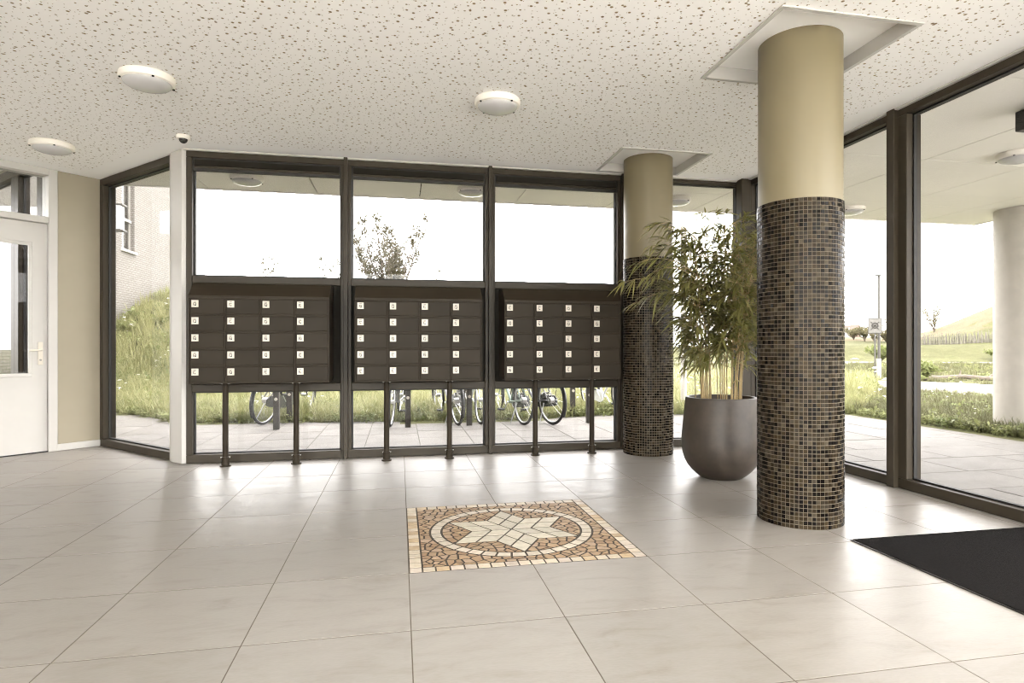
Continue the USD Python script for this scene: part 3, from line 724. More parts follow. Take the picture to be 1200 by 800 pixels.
obj('housing', bx((-.06, -.9, 0), (.06, .908, .15), 0.006), 'dark_plastic', sb)
obj('light_strip', bx((-.035, -.86, -.006), (.035, .80, 0.0), 0.002), 'lamp_diffuser', sb)
obj('bracket', MB().box((-.02, -.5, .15), (.02, -.4, .165)).box((-.02, .4, .15), (.02, .5, .165)), 'dark_plastic', sb)

# ---- ground
def sstep(t): t = np.clip(t, 0, 1); return t * t * (3 - 2 * t)
def zmound(x, y):
    m = 2.75 * sstep((y - 10.3) / 10.0) * (1 - sstep((x - 0.0) / 5.0)) * (1 - sstep((-14 - x) / 8.0))
    return m + 0.10 * (meshkit.fbm(np.stack([x * .7, y * .7, 0 * x], -1), 3) - .5) * np.clip((y - 7) / 2, 0, 1)
BRG = np.radians([-5, 20, 30, 36, 40, 43.4, 45.3, 46.7, 48.4, 52, 60, 75, 90, 110])
RID = [0.3, 0.6, 1.2, 2.2, 2.1, 2.05, 3.0, 3.9, 5.0, 7.0, 8.5, 8.0, 5.0, 2.0]
def zhill(x, y):
    dx, dy = x - CAM[0], y - CAM[1]; D = np.hypot(dx, dy); b = np.arctan2(dx, dy)
    R = np.interp(b, BRG, RID); bank = np.minimum(1.2, R) * sstep((D - 51.5) / 7)
    return (bank + np.maximum(R - 1.2, 0) * sstep((D - 58) / 19)) * (0.93 + 0.14 * meshkit.fbm(np.stack([x * .12, y * .12, 0 * x], -1), 4, 3))
def zg(x, y): return zmound(x, y) + zhill(x, y)
terrace = Polygon([(XR + .1, -9), (7.17, -9), (7.18, 3.6), (7.16, 5.2), (7.12, 6.35), (5.6, 6.75), (3.2, 7.05), (1.6, 6.7), (0.2, 6.75), (-0.8, 6.9), (-2.0, 7.08), (-2.95, 7.2), (-3.4, 7.72), (-4.98, 9.43), (-7.4, 11.95), (-7.4, 9.2), tuple(B + nab * .1), tuple(A + nab * .1), (-1.9, YB + .1), (XR + .1, YB + .1)])

def grid_mesh(xs, ys, zf):
    X, Y = np.meshgrid(xs, ys, indexing='ij'); Z = zf(X, Y); nx, ny = X.shape
    v = np.stack([X, Y, Z], -1).reshape(-1, 3); i, j = np.meshgrid(np.arange(nx - 1), np.arange(ny - 1), indexing='ij')
    f = np.stack([i * ny + j, (i + 1) * ny + j, (i + 1) * ny + j + 1, i * ny + j + 1], -1).reshape(-1, 4)
    return v, f
def nonuni(edges):
    return np.unique(np.concatenate([np.arange(a, b, s) for a, b, s in edges]))
gx = nonuni([(-160, -20, 10), (-20, 8, .5), (8, 40, 1.5), (40, 61, 3)]); gy = nonuni([(-80, 0, 8), (0, 6, 1), (6, 26, .5), (26, 60, 2), (60, 160, 10)])
def zfield(x, y):
    z = zg(x, y) - 0.012
    near = shapely.contains_xy(sbox(-14, -24, 20, -2), x, y) | shapely.contains_xy(terrace.buffer(-0.35), x, y) | shapely.contains_xy(room.union(hall).buffer(.3), x, y)
    z = np.where(near, -0.12, z)
    # a shallow edge: the turf rises a little above the paving
    return z
v, f = grid_mesh(gx, gy, zfield)
obj('meadow_ground', (v, f), 'meadow', smooth=True, kind='structure')
# the hill beyond the lane, on a fan of bearings and distances
bs = np.radians(np.arange(24, 112, .5)); ds = np.concatenate([np.arange(44, 84, 1.0), np.arange(84, 190, 6)])
BB, DD = np.meshgrid(bs, ds, indexing='ij'); HX = CAM[0] + DD * np.sin(BB); HY = CAM[1] + DD * np.cos(BB)
HZ = zhill(HX, HY) + 0.015; nb, nd = BB.shape
i, j = np.meshgrid(np.arange(nb - 1), np.arange(nd - 1), indexing='ij')
hf = np.stack([i * nd + j, i * nd + j + 1, (i + 1) * nd + j + 1, (i + 1) * nd + j], -1).reshape(-1, 4)
hill = obj('hill', (np.stack([HX, HY, HZ], -1).reshape(-1, 3), hf), 'hill_ground', smooth=True, label='broad rising hill outside at the right, green below and bare sand towards the top', cat='hill')
sand = np.clip(0.5 + 0.55 * (HZ - 1.55 - 0.22 * np.clip(np.degrees(BB) - 43.6, 0, 5)), 0, 1) * sstep((DD - 54) / 6)
UsdGeom.PrimvarsAPI(hill).CreatePrimvar('sand', Sdf.ValueTypeNames.FloatArray, 'vertex').Set(Vt.FloatArray.FromNumpy(sand.reshape(-1).astype(np.float32)))

# ---- terrace paving, paver by paver
pav = thing('terrace', kind='structure')
obj('bed', MB().prism(terrace, -0.14, -0.0235), 'joint_dark', pav)
rng = random.Random(4)
# south of this line the rows run along x (right terrace), north of it the strips run along y (behind the mailboxes)
right = terrace.intersection(sbox(XR, -3.2, 9, 3.9)); back = terrace.difference(sbox(XR, -12, 9, 3.9))
cells = []
for j in range(-9, 5):
    y0 = 1.58 + 0.583 * (j - 0); off = rng.choice([0, .3, .45, .6])
    for i in range(-1, 6):
        cells.append((sbox(3.5 + off + .9 * (i - 1), y0, 3.5 + off + .9 * i, y0 + .583), right))
for i in range(-13, 13):
    x0 = 0.18 + 0.6 * i; off = rng.choice([0, .2, .42])
    for j in range(0, 11):
        cells.append((sbox(x0, 3.5 + off + .6 * (j - 1), x0 + .6, 3.5 + off + .6 * j), back))
for c, area in cells:
    q = c.buffer(-0.0055, join_style=2).intersection(area)
    for g in getattr(q, 'geoms', [q]):
        if g.geom_type == 'Polygon' and g.area > 0.02:
            obj('paver', MB().prism(Polygon(g.exterior).simplify(1e-4), -0.05, -0.02 + rng.uniform(-.0015, .0015), 0.002), 'paver', pav)
obj('paving_field', MB().prism(terrace.intersection(sbox(3, -9.2, 9, -3.67)), -0.05, -0.02), 'forecourt_concrete', pav)
obj('forecourt', MB().prism(unary_union([sbox(-14, -24, XR + .1, YREAR - .15), sbox(XR + .1, -24, 20, -9.0), sbox(7.2, -9.0, 20, -1.6)]), -0.14, -0.022), 'forecourt_concrete', pav)

# ---- concrete columns that carry the canopy
def conc(x, y, r, label):
    c = thing('concrete_column', label, 'column', (x, y, -0.12))
    obj('shaft', MB().lathe([(r, 0), (r, SZ + .115)], 64), 'concrete_light', c, smooth=True)
    t = MB()
    for z in (0.9, 1.75, 2.6): t.lathe([(r + .0005, z), (r + .002, z + .003), (r + .0005, z + .006)], 64)
    obj('formwork_seam', t, 'concrete_light', c, smooth=True)
conc(7.90, 4.20, 0.32, 'thick pale concrete column outside at the right edge of the picture')
lp = thing('lamp_post', 'slender grey post outside, seen between the farther column and the bamboo', 'post', (4.60, 7.2, 0))
obj('pole', MB().tube([(0, 0, -.1), (0, 0, 1.9), (0, 0, 4.4)], [.052, .047, .042], 16), 'concrete_light', lp, smooth=True)
obj('collar', MB().lathe([(.062, 0.0), (.062, .10), (.052, .12)], 20), 'pole_grey', lp)
obj('lamp_head', MB().lathe([(0.0, 4.62), (.16, 4.58), (.17, 4.54), (.05, 4.38), (0, 4.38)], 24), 'pole_grey', lp, smooth=30)

# ---- white brick wing on the left
bw_ = thing('brick_building', 'tall white brick building beyond the canted glass on the left, with a narrow window', 'building', (-7.5, 9.4, 0))
wy0, wy1, wz0, wz1 = 7.0, 7.83, 3.75, 7.4     # window opening, local y and z
L_ = 11.6; HT = 10.5; th = 0.32
wm = MB()
for lo, hi in (((-th, 0, -.3), (0, L_, wz0)), ((-th, 0, wz0), (0, wy0, wz1)), ((-th, wy1, wz0), (0, L_, wz1)), ((-th, 0, wz1), (0, L_, HT))): wm.box(lo, hi)
wm.box((-9, L_ - th, -.3), (-th, L_, HT))
obj('wall', wm, 'white_brick', bw_)
obj('roof', bx((-9, 0, HT), (0.06, L_ + .06, HT + .2)), 'pole_grey', bw_)
wn = MB(); d0 = -.11
for lo, hi in (((d0 - .06, wy0, wz0), (d0, wy0 + .06, wz1)), ((d0 - .06, wy1 - .06, wz0), (d0, wy1, wz1)), ((d0 - .06, wy0, wz0), (d0, wy1, wz0 + .07)), ((d0 - .06, wy0, wz1 - .07), (d0, wy1, wz1))): wn.box(lo, hi)
wf = obj('window', wn, 'curtain_grey', bw_)
obj('transom', bx((d0 - .04, wy0, 4.58), (d0 + .035, wy1, 4.66)), 'house_white', wf)
obj('window_pane', bx((d0 - .035, wy0 + .05, wz0 + .05), (d0 - .028, wy1 - .05, wz1 - .05)), 'window_glass', wf)
cu = MB(); uu = np.linspace(wy0 + .04, wy1 - .04, 60); ww = 0.018 * np.sin(np.arange(60) * 1.1)
cv = np.concatenate([np.stack([d0 - .12 + ww, uu, np.full(60, z)], 1) for z in (wz0 + .05, wz1 - .05)]); cu.add(cv, [[k, k + 1, 61 + k, 60 + k] for k in range(59)])
obj('curtain', cu, 'curtain_grey', wf, smooth=True)
obj('window_sill', bx((-.15, wy0 - .05, wz0 - .06), (.07, wy1 + .05, wz0)), 'sill_stone', bw_)
wl = thing('wall_lamp', 'white box shaped wall lamp with dark caps on the white brick wall', 'wall lamp', (-7.5, 15.66, 4.08))
obj('glass_body', bx((.05, -.13, .05), (.31, .13, .68), .01), 'lamp_diffuser', wl)
obj('top_cap', bx((.0, -.15, .68), (.37, .15, .72), .004), 'pole_grey', wl); obj('bottom_cap', bx((.0, -.15, .01), (.37, .15, .05), .004), 'pole_grey', wl)
obj('back_plate', bx((-.005, -.10, -.08), (.05, .10, .72), .004), 'pole_grey', wl)

# ---- bollards of the bicycle stand
bo = None
for x, y, lab in [(-1.63, 6.24, 'dark bollard in front of the leftmost bicycle wheel'), (-1.60, 7.05, 'dark bollard at the grass behind the leftmost bicycle'), (-0.735, 6.65, 'dark bollard half hidden by the left mullion'),
                  (0.066, 6.14, 'dark bollard left of the middle of the bicycles, beside a lone wheel'), (0.90, 6.16, 'dark bollard by the two wheels under the right of the middle mailboxes'), (0.95, 7.0, 'dark bollard at the grass behind the bicycles under the middle mailboxes'),
                  (2.607, 6.95, 'dark bollard with a round white reflector at the grass, right of the bicycles'), (2.607, 6.10, 'dark bollard standing on the paving, behind the right leg of the right mailboxes')]:
    if bo is None:
        bo = thing('bollard', lab, 'bollard', (x, y, -0.02))
        obj('post', bx((-.038, -.038, -.1), (.038, .038, 1.0), .008), 'post_dark', bo)
        r = MB(); r.tube([(0, -.037, .40), (0, -.045, .40)], .021, 16); obj('reflector', r, 'plate_white', bo)
        obj('cap', MB().prism(sbox(-.042, -.042, .042, .042), 1.0, 1.03, .012), 'post_dark', bo)
    else: copy_of(bo, (x, y, -0.02), 0, lab)

# ---- bicycles
def bicycle(near, far, label, paint, tyre='rubber', lean=0.0, front_near=True, guard=True):
    near = np.array(near); far = np.array(far); d = far - near; ang = math.atan2(d[1], d[0])
    b = thing('bicycle', label, 'bicycle', (near[0], near[1], -0.02), 0)
    ca, sa = math.cos(ang), math.sin(ang); cl, sl = math.cos(lean), math.sin(lean)
    def T(v):   # x from the near wheel to the far one, y aside, z up
        v = np.array(v, float)
        if front_near: v[:, 0] = 1.08 - v[:, 0]; v[:, 1] = -v[:, 1]
        y = v[:, 1] * cl - v[:, 2] * sl; z = v[:, 1] * sl + v[:, 2] * cl
        return np.c_[v[:, 0] * ca - y * sa, v[:, 0] * sa + y * ca, z]
    R = 0.335; ring = lambda c, r, n=40, y=0: [(c[0] + r * math.cos(a), y, c[1] + r * math.sin(a)) for a in np.arange(n) * 2 * PI / n]
    rear, front, bb = (0, .34), (1.08, .34), (.44, .29)
    for nm, c in (('rear_wheel', rear), ('front_wheel', front)):
        rim = obj(nm, MB().tube(ring(c, R - .028), .010, 8, closed=True, T=T), 'alloy', b, smooth=True)
        obj('tyre', MB().tube(ring(c, R - .012), .0195, 10, closed=True, T=T), tyre, rim, smooth=True)
        sp = MB()
        for k in range(28):
            a = 2 * PI * k / 28; s = 1 if k % 2 else -1; a2 = a + s * .5
            sp.tube([(c[0] + .024 * math.cos(a2), s * .028, c[1] + .024 * math.sin(a2)), (c[0] + (R - .03) * math.cos(a), 0, c[1] + (R - .03) * math.sin(a))], .0012, 3, T=T)
        obj('spokes', sp, 'chrome', rim)
        h = MB().tube([(c[0], -.06, c[1]), (c[0], -.035, c[1]), (c[0], -.034, c[1]), (c[0], .034, c[1]), (c[0], .035, c[1]), (c[0], .06, c[1])], [.007, .007, .026 if nm[0] == 'f' else .042, .026 if nm[0] == 'f' else .042, .007, .007], 12, T=T)
        obj('hub', h, 'alloy', rim, smooth=30)
    fr = MB(); P = lambda p, y=0: (p[0], y, p[1])
    st, ht, hb = (.27, .80), (.85, .90), (.895, .72)
    fr.tube([P(bb), P(st)], .0155, 10, T=T); fr.tube([P(bb), P(hb)], .019, 10, T=T); fr.tube([P((.33, .62)), P((.86, .84))], .0155, 10, T=T); fr.tube([P(hb), P(ht)], .019, 10, T=T)
    for y in (-.055, .055):
        fr.tube([P(bb, y * .5), P(rear, y)], .0095, 8, T=T); fr.tube([P((.31, .68), y * .35), P(rear, y)], .0085, 8, T=T)
    fr.tube([(bb[0], -.04, bb[1]), (bb[0], .04, bb[1])], .024, 12, T=T)
    obj('frame', fr, paint, b, smooth=40)
    fk = MB()
    for y in (-.055, .055): fk.tube([P(hb, y * .6), P((.95, .56), y), P(front, y)], [.013, .012, .008], 8, T=T)
    fk.tube([P(hb, -.035), P(hb, .035)], .014, 8, T=T); obj('fork', fk, paint, b, smooth=40)
    hs = MB(); hs.tube([P(ht), P((.83, 1.02)), P((.85, 1.06))], .013, 8, T=T)
    for s in (-1, 1): hs.tube([(.85, 0, 1.06), (.86, s * .12, 1.075), (.80, s * .24, 1.06), (.66, s * .28, 1.04)], .011, 8, T=T)
    hb_ = obj('handlebar', hs, 'alloy', b, smooth=40)
    gp = MB()
    for s in (-1, 1): gp.tube([(.72, s * .268, 1.047), (.62, s * .287, 1.034)], .016, 10, T=T)
    obj('grip', gp, 'rubber', hb_)
    obj('headlight', MB().tube([(.93, 0, .90), (.97, 0, .90), (.99, 0, .90)], [.02, .034, .032], 14, T=T), 'bike_black', hb_)
    sd = MB(); sd.tube([P(st), P((.25, .90))], .0125, 8, T=T); sdl = obj('seat_post', sd, 'alloy', b)
    q = MB(); m = trimesh.creation.icosphere(2); vv = m.vertices * np.array([.135, .085, .035]); vv[:, 1] *= 1 - .55 * sstep((vv[:, 0] + .05) / .18); vv += np.array([.25, 0, .925]); q.add(vv, m.faces, T)
    obj('saddle', q, 'bike_black', b, smooth=True)
    if guard:
        for nm, c, a0, a1 in (('mudguard', rear, 10, 215), ('mudguard', front, -25, 120)):
            aa = np.radians(np.linspace(a0, a1, 26)); g = MB()
            for k, (rr, yy) in enumerate(((R + .030, .0),)):
                pts = np.array([(c[0] + rr * math.cos(a), 0, c[1] + rr * math.sin(a)) for a in aa]); n = len(pts)
                prof = [(-.026, -.012), (-.016, .002), (0, .006), (.016, .002), (.026, -.012)]
                V = np.array([(c[0] + (rr + dz) * math.cos(a), dy, c[1] + (rr + dz) * math.sin(a)) for a in aa for dy, dz in prof])
                F = [(i * 5 + j, i * 5 + j + 1, i * 5 + j + 6, i * 5 + j + 5) for i in range(n - 1) for j in range(4)]
                g.add(V, F, T)
            obj(nm, g, paint if nm == 'x' else 'bike_black', b, smooth=True)
        rk = MB()
        for y in (-.06, 0, .06): rk.tube([(.20, y, .745), (-.18, y, .735)], .005, 6, T=T)
        for x in (.15, 0, -.15): rk.tube([(x, -.06, .74), (x, .06, .74)], .004, 6, T=T)
        for y in (-.066, .066): rk.tube([(-.12, y * .9, .737), (0, y, .36)], .005, 6, T=T)
        rc = obj('luggage_rack', rk, 'bike_black', b)
        obj('tail_light', bx((-.22, -.03, .70), (-.19, .03, .74), .004, T), 'reflector_red', rc)
    cr = MB(); cr.tube([(bb[0], .055, bb[1]), (bb[0] + .12, .06, bb[1] - .12)], .010, 8, T=T); cr.tube([(bb[0], -.055, bb[1]), (bb[0] - .12, -.06, bb[1] + .12)], .010, 8, T=T)
    cr.tube(ring(bb, .085, 28, -.045), .006, 6, closed=True, T=T)
    ck = obj('crank', cr, 'alloy', b, smooth=40)
    pd = MB(); pd.box((bb[0] + .08, .065, bb[1] - .132), (bb[0] + .165, .15, bb[1] - .108), .004, T); pd.box((bb[0] - .165, -.15, bb[1] + .108), (bb[0] - .08, -.065, bb[1] + .132), .004, T)
    obj('pedal', pd, 'rubber', ck)
    cg = MB().prism([(-.07, .28), (.0, .255), (.44, .20), (.54, .25), (.53, .36), (.42, .40), (.0, .405), (-.06, .37)], .046, .060, T=lambda v: T(np.c_[v[:, 0], -v[:, 2], v[:, 1]]))
    obj('chain_guard', cg, 'bike_black' if guard else paint, b)
    ks = MB().tube([(.10, .06, .30), (.06, .17, .01)], .008, 8, T=T); obj('kickstand', ks, 'alloy', b)
bicycle((-1.905, 6.80), (-1.545, 7.82), 'leftmost dark city bicycle, behind the left mailboxes at the edge of the grass', 'bike_black', lean=0.10, front_near=False)
bicycle((-0.165, 6.22), (-0.045, 7.29), 'dark bicycle seen end on beside a bollard, behind the middle mailboxes', 'bike_black', front_near=True, lean=0.05)
bicycle((0.745, 6.20), (0.565, 7.26), 'silver bicycle with a red tail light, second of those behind the middle mailboxes', 'bike_grey', front_near=False, lean=-0.06)
bicycle((1.065, 6.25), (0.93, 7.32), 'white bicycle right beside the bollard under the right end of the middle mailboxes', 'bike_white', front_near=True, lean=0.04)
bicycle((1.640, 6.05), (1.400, 7.10), 'greenish city bicycle behind the left leg of the right mailboxes', 'bike_green', front_near=False, lean=0.03)
bicycle((2.045, 6.02), (1.69, 7.05), 'black bicycle between the two legs of the right mailboxes, its tyre thick and dark', 'bike_black', front_near=False, lean=-0.04)
bicycle((3.30, 6.50), (3.12, 7.56), 'white framed bicycle at the grass, next to the farther column', 'bike_white', front_near=True, guard=False, lean=-0.10)

# ---- street lamp and sign on the meadow, driftwood, lanes, far house
sl = thing('street_lamp', 'slim grey street lamp with one short arm, outside at the right', 'street lamp', (15.76, 15.62, 0))
obj('pole', MB().tube([(0, 0, -.1), (0, 0, .66)], .062, 14), 'concrete_light', sl, smooth=True)
obj('upper_pole', MB().tube([(0, 0, .66), (0, 0, 3.46)], [.046, .036], 14), 'pole_grey', sl, smooth=True)
obj('lamp_arm', MB().box((-.46, -.05, 3.44), (.05, .05, 3.475), .008), 'pole_grey', sl)
obj('lamp_head', MB().box((-.50, -.07, 3.425), (-.20, .07, 3.445), .006), 'lamp_diffuser', sl)
sg = thing('sign_post', 'pale square sign board with a dark crossed emblem, beside the street lamp', 'sign', (15.52, 15.52, 0), -0.75)
obj('post', MB().tube([(0, 0, -.1), (0, 0, 1.98)], .026, 10), 'pole_grey', sg, smooth=True)
pl_ = obj('board', bx((-.205, -.052, 1.50), (.205, -.028, 2.02), .004), 'sign_grey', sg)
fr_ = MB()
for lo, hi in (((-.205, -.056, 1.50), (.205, -.052, 1.525)), ((-.205, -.056, 1.995), (.205, -.052, 2.02)), ((-.205, -.056, 1.50), (-.18, -.052, 2.02)), ((.18, -.056, 1.50), (.205, -.052, 2.02))): fr_.box(lo, hi)
obj('board_border', fr_, 'pole_grey', pl_)
em = MB()
for s in (-1, 1):
    em.tube([(-.12, -.056, 1.76 - s * .13), (.12, -.056, 1.76 + s * .13)], [.012, .012], 6)
em.tube([(.085 * math.cos(a), -.056, 1.77 + .085 * math.sin(a)) for a in np.arange(20) * 2 * PI / 20], .018, 6, closed=True); em.tube([(-.03, -.056, 1.77), (.03, -.056, 1.77)], .035, 8)
obj('board_emblem', em, 'ink', pl_)

def strip(name, upper, lower, mt, lift=0.015):
    m = MB(); up, lo = np.array(upper, float), np.array(lower, float)
    v = []
    for p in (up, lo):
        v.append(np.c_[p, zg(p[:, 0], p[:, 1]) + lift])
    n = len(up); v = np.vstack(v); low = v - [0, 0, .08]
    f = [(i, i + 1, n + i + 1, n + i) for i in range(n - 1)] + [(2 * n + i, 3 * n + i, 3 * n + i + 1, 2 * n + i + 1) for i in range(n - 1)]
    f += [(n + i, n + i + 1, 3 * n + i + 1, 3 * n + i) for i in range(n - 1)] + [(i, 2 * n + i, 2 * n + i + 1, i + 1) for i in range(n - 1)]
    m.add(np.vstack([v, low]), f); return obj(name, m, mt, kind='structure')
def curve(pts, n=40):
    p = np.array(pts, float); s = np.r_[0, np.cumsum(np.hypot(*np.diff(p, axis=0).T))]; q = np.linspace(0, s[-1], n)
    return np.c_[np.interp(q, s, p[:, 0]), np.interp(q, s, p[:, 1])]
strip('gravel_path', curve([(6.5, 20.0), (10.2, 17.0), (13.5, 14.5), (15.1, 13.6), (15.6, 11.4), (15.4, 6.0)]), curve([(5.2, 14.4), (7.8, 13.0), (10.5, 10.8), (11.5, 9.8), (11.9, 8.1), (12.0, 5.0)]), 'gravel_white')
strip('gravel_path', curve([(16, 38), (29, 33.5), (33.4, 33.2), (37.6, 31.3), (47, 26.6)]), curve([(14, 35), (26.3, 31.4), (30.9, 31.6), (34.8, 29.6), (44, 25)]), 'gravel_white', 0.03)
lg = thing('driftwood_log', 'long weathered driftwood trunk lying on the meadow between the two gravel paths', 'log', (16.9, 14.05, 0.09), -0.42)
s = np.linspace(-1.5, 1.5, 16); nz = meshkit.fbm(np.stack([s, 0 * s, 0 * s], -1) * 1.3, 3)
obj('trunk', MB().tube(np.stack([s, .25 * (nz - .5), .03 * np.sin(s * 4)], 1), .085 + .06 * (nz - .3), 9), 'wood_weathered', lg, smooth=True)
st_ = MB()
for x, a, l in ((-1.3, .7, .35), (-.9, 2.2, .28), (.3, 1.2, .25), (1.1, -.6, .3)): st_.tube([(x, 0, 0), (x + l * math.cos(a), .3 * l, abs(l * math.sin(a)))], [.035, .012], 6)
obj('branch_stub', st_, 'wood_weathered', lg)
rk = MB(); rg = np.random.default_rng(8)
sf = thing('brushwood_fence', 'low grey fence of upright sticks across the foot of the hill at the right', 'fence')
for k in range(300):
    b = math.radians(43.0 + 9.0 * k / 300); D = 58.5 + rg.normal(0, .15) + 1.5 * math.sin(k * .01); x = CAM[0] + D * math.sin(b); y = CAM[1] + D * math.cos(b); z = float(zhill(np.array(x), np.array(y))); h = rg.uniform(.6, 1.05)
    rk.tube([(x, y, z - .1), (x + rg.normal(0, .05), y + rg.normal(0, .05), z + h)], [.028, .016], 4)
obj('stake', rk, 'stake_grey', sf, kind='stuff')
wr = MB()
for q in (.3, .6):
    aa = np.radians(np.linspace(43, 52, 40)); Dd = 58.5 + 1.5 * np.sin(np.linspace(0, 3, 40)); X_ = CAM[0] + Dd * np.sin(aa); Y_ = CAM[1] + Dd * np.cos(aa)
    wr.tube(np.stack([X_, Y_, zhill(X_, Y_) + q], 1), .012, 4)
obj('wire', wr, 'pole_grey', sf)
hs_ = thing('house', 'small far white and pinkish house on the skyline at the right', 'house', (64.4, 76.6, 0.6), -0.69)
obj('wall', bx((-2.6, -.0, 0), (0.0, 5, 3.3)), 'house_white', hs_); obj('side_wall', bx((0.0, 0.0, 0), (1.3, 5, 3.55)), 'house_pink', hs_)
obj('roof', bx((-2.7, -.1, 3.3), (0.0, 5.1, 3.5)), 'house_pink', hs_)
for x in (-2.1, -1.1):
    w_ = obj('window', bx((x - .3, -.04, 1.0), (x + .3, .0, 2.1)), 'house_white', hs_); obj('window_pane', bx((x - .24, -.05, 1.06), (x + .24, -.04, 2.04)), 'house_glass', w_)

# ---- trees and shrubs
def shrub(name, label, loc, stems, h, spread, nleaf, leaf, seed, lw=(.03, .05), up=0.9, cat='tree', group=None, trunk=0.0, thick=.02, side=.5, lmat='tree_leaf'):
    rg = np.random.default_rng(seed); t = thing(name, label, cat, loc, 0, group); bark = MB(); lv = []
    if trunk > 0: bark.tube([(0, 0, -.3), (0, 0, trunk)], [thick * 1.6, thick * 1.3], 8)
    for k in range(stems):
        a = 2 * PI * k / stems + rg.uniform(-.4, .4); r = spread * rg.uniform(.08, 1.0); hh = h * rg.uniform(.72, 1.0) if k else h
        s = np.linspace(0, 1, 8); p = np.stack([math.cos(a) * r * s ** 1.3, math.sin(a) * r * s ** 1.3, trunk * .85 + (hh - trunk * .85) * s ** up], 1) + rg.normal(0, .015, (8, 3)) * s[:, None]
        bark.tube(p, thick * (1 - .85 * s), 5)
        for q in np.linspace(.25, 1.0, 9):
            c = np.array([np.interp(q, s, p[:, i]) for i in range(3)]); d = np.array([rg.normal(), rg.normal(), abs(rg.normal()) + .8]); d /= np.linalg.norm(d)
            l = side * rg.uniform(.4, 1.0) * (1.25 - q * .8); e = c + d * l; bark.tube([c, (c + e) / 2 + rg.normal(0, .01, 3), e], [thick * .35, thick * .25, thick * .1], 4)
            for z in range(nleaf):
                u = rg.uniform(.15, 1.05); lv.append((c + (e - c) * u + rg.normal(0, .035 * h / 3, 3), rg.normal(0, 1, 3) + [0, 0, .3], rg.uniform(*lw) * 2))
    obj('trunk', bark, 'bark', t, smooth=True)
    fo = MB()
    V = []; F = []
    for i, (p, d, L) in enumerate(lv):
        d = d / np.linalg.norm(d); sd = np.cross(d, rg.normal(0, 1, 3)); sd /= np.linalg.norm(sd); w = L * .26
        V += [p, p + d * L * .45 + sd * w, p + d * L, p + d * L * .45 - sd * w]; F += [(4 * i, 4 * i + 1, 4 * i + 2), (4 * i, 4 * i + 2, 4 * i + 3)]
    obj('foliage', (np.array(V), np.array(F)), lmat, t, kind='stuff')
    return t
shrub('young_tree', 'young upright tree with sparse small leaves beyond the middle mailbox window', (-0.25, 11.0, float(zg(np.array(-.25), np.array(11.)))), 18, 3.72, 1.0, 40, None, 5, lw=(.026, .045), trunk=.8, thick=.034, up=.85, side=.42)
shrub('sapling', 'sapling whose tip just shows over the left mailboxes', (-2.65, 11.0, float(zg(np.array(-2.6), np.array(11.)))), 5, 2.74, .28, 14, None, 6, lw=(.025, .04), trunk=.5, thick=.022, side=.3)
shrub('sapling', 'sapling just left of the left mullion, its tip over the mailboxes', (-1.45, 11.2, float(zg(np.array(-1.4), np.array(11.2)))), 5, 2.86, .30, 14, None, 7, lw=(.025, .04), trunk=.5, thick=.022, side=.3)
shrub('sapling', 'low sapling to the right of the young tree, one twig above the window rail', (0.60, 11.4, float(zg(np.array(.6), np.array(11.4)))), 4, 2.62, .22, 12, None, 8, lw=(.025, .04), trunk=.5, thick=.02, side=.3)
def polar(bd, D): b = math.radians(bd); x = CAM[0] + D * math.sin(b); y = CAM[1] + D * math.cos(b); return (x, y, float(zg(np.array(x), np.array(y))))
shrub('hill_bush', 'thin open bush on the ridge of the hill, behind the right pane', polar(45.0, 70), 9, 2.6, 2.0, 7, None, 9, lw=(.06, .11), thick=.04, side=.7, cat='bush', lmat='shrub_leaf')
for k, (b, D, h, sp) in enumerate([(40.3, 66, 1.2, 1.3), (41.0, 64, 1.3, 1.3), (41.8, 65, 1.0, 1.3), (42.3, 68, 2.0, 1.0), (39.5, 68, 1.1, 1.3), (43.0, 64, .9, 1.2)]):
    shrub('dune_bush', ['pale bush on the dune directly left of the notice board', 'pale bush on the dune behind the notice board', 'pale bush on the dune just right of the notice board', 'taller thin bush right of the street lamp', 'leftmost pale bush on the dune, next to the far house', 'low bush beside the right mullion'][k],
          polar(b, D), 10, h, sp, 9, None, 20 + k, lw=(.07, .12), thick=.03, side=.6, cat='bush', lmat='shrub_leaf')
for k, (b, D, h, sp) in enumerate([(41.4, 47, .9, 1.3), (42.4, 46, 1.1, 1.4), (49.2, 53, .6, 1.0), (43.8, 21, .45, .5)]):
    shrub('green_bush', ['low green bush at the foot of the street lamp', 'low green bush between the street lamp and the mullion', 'low green bush on the hill meadow by the concrete column', 'dark weed clump by the gravel path at the mullion'][k], polar(b, D), 12, h, sp, 14, None, 40 + k, lw=(.06, .10), thick=.02, side=.5, cat='bush', lmat='weed_leaf')

# ---- grass: blades in tufts, strewn over the meadow
def tuft_mesh(seed, n, h, spread, wide=0.006, flop=.5):
    rg = np.random.default_rng(seed); V = []; F = []
    for k in range(n):
        a = rg.uniform(0, 2 * PI); r = spread * math.sqrt(rg.random()); p = np.array([r * math.cos(a), r * math.sin(a), -.03]); hh = h * rg.uniform(.5, 1.0); b = rg.uniform(0, 2 * PI); ln = rg.uniform(.1, flop) * hh
        sd = np.array([-math.sin(b), math.cos(b), 0]) * wide; out = np.array([math.cos(b), math.sin(b), 0]); o = len(V)
        for s, w in ((0, 1), (.4, .85), (.75, .5)):
            c = p + out * ln * s ** 2 + np.array([0, 0, hh * s * (1 - .15 * s)]); V += [c - sd * w, c + sd * w]
        V.append(p + out * ln + np.array([0, 0, hh * .82]))
        F += [(o, o + 1, o + 3), (o, o + 3, o + 2), (o + 2, o + 3, o + 5), (o + 2, o + 5, o + 4), (o + 4, o + 5, o + 6)]
    return np.array(V), np.array(F)
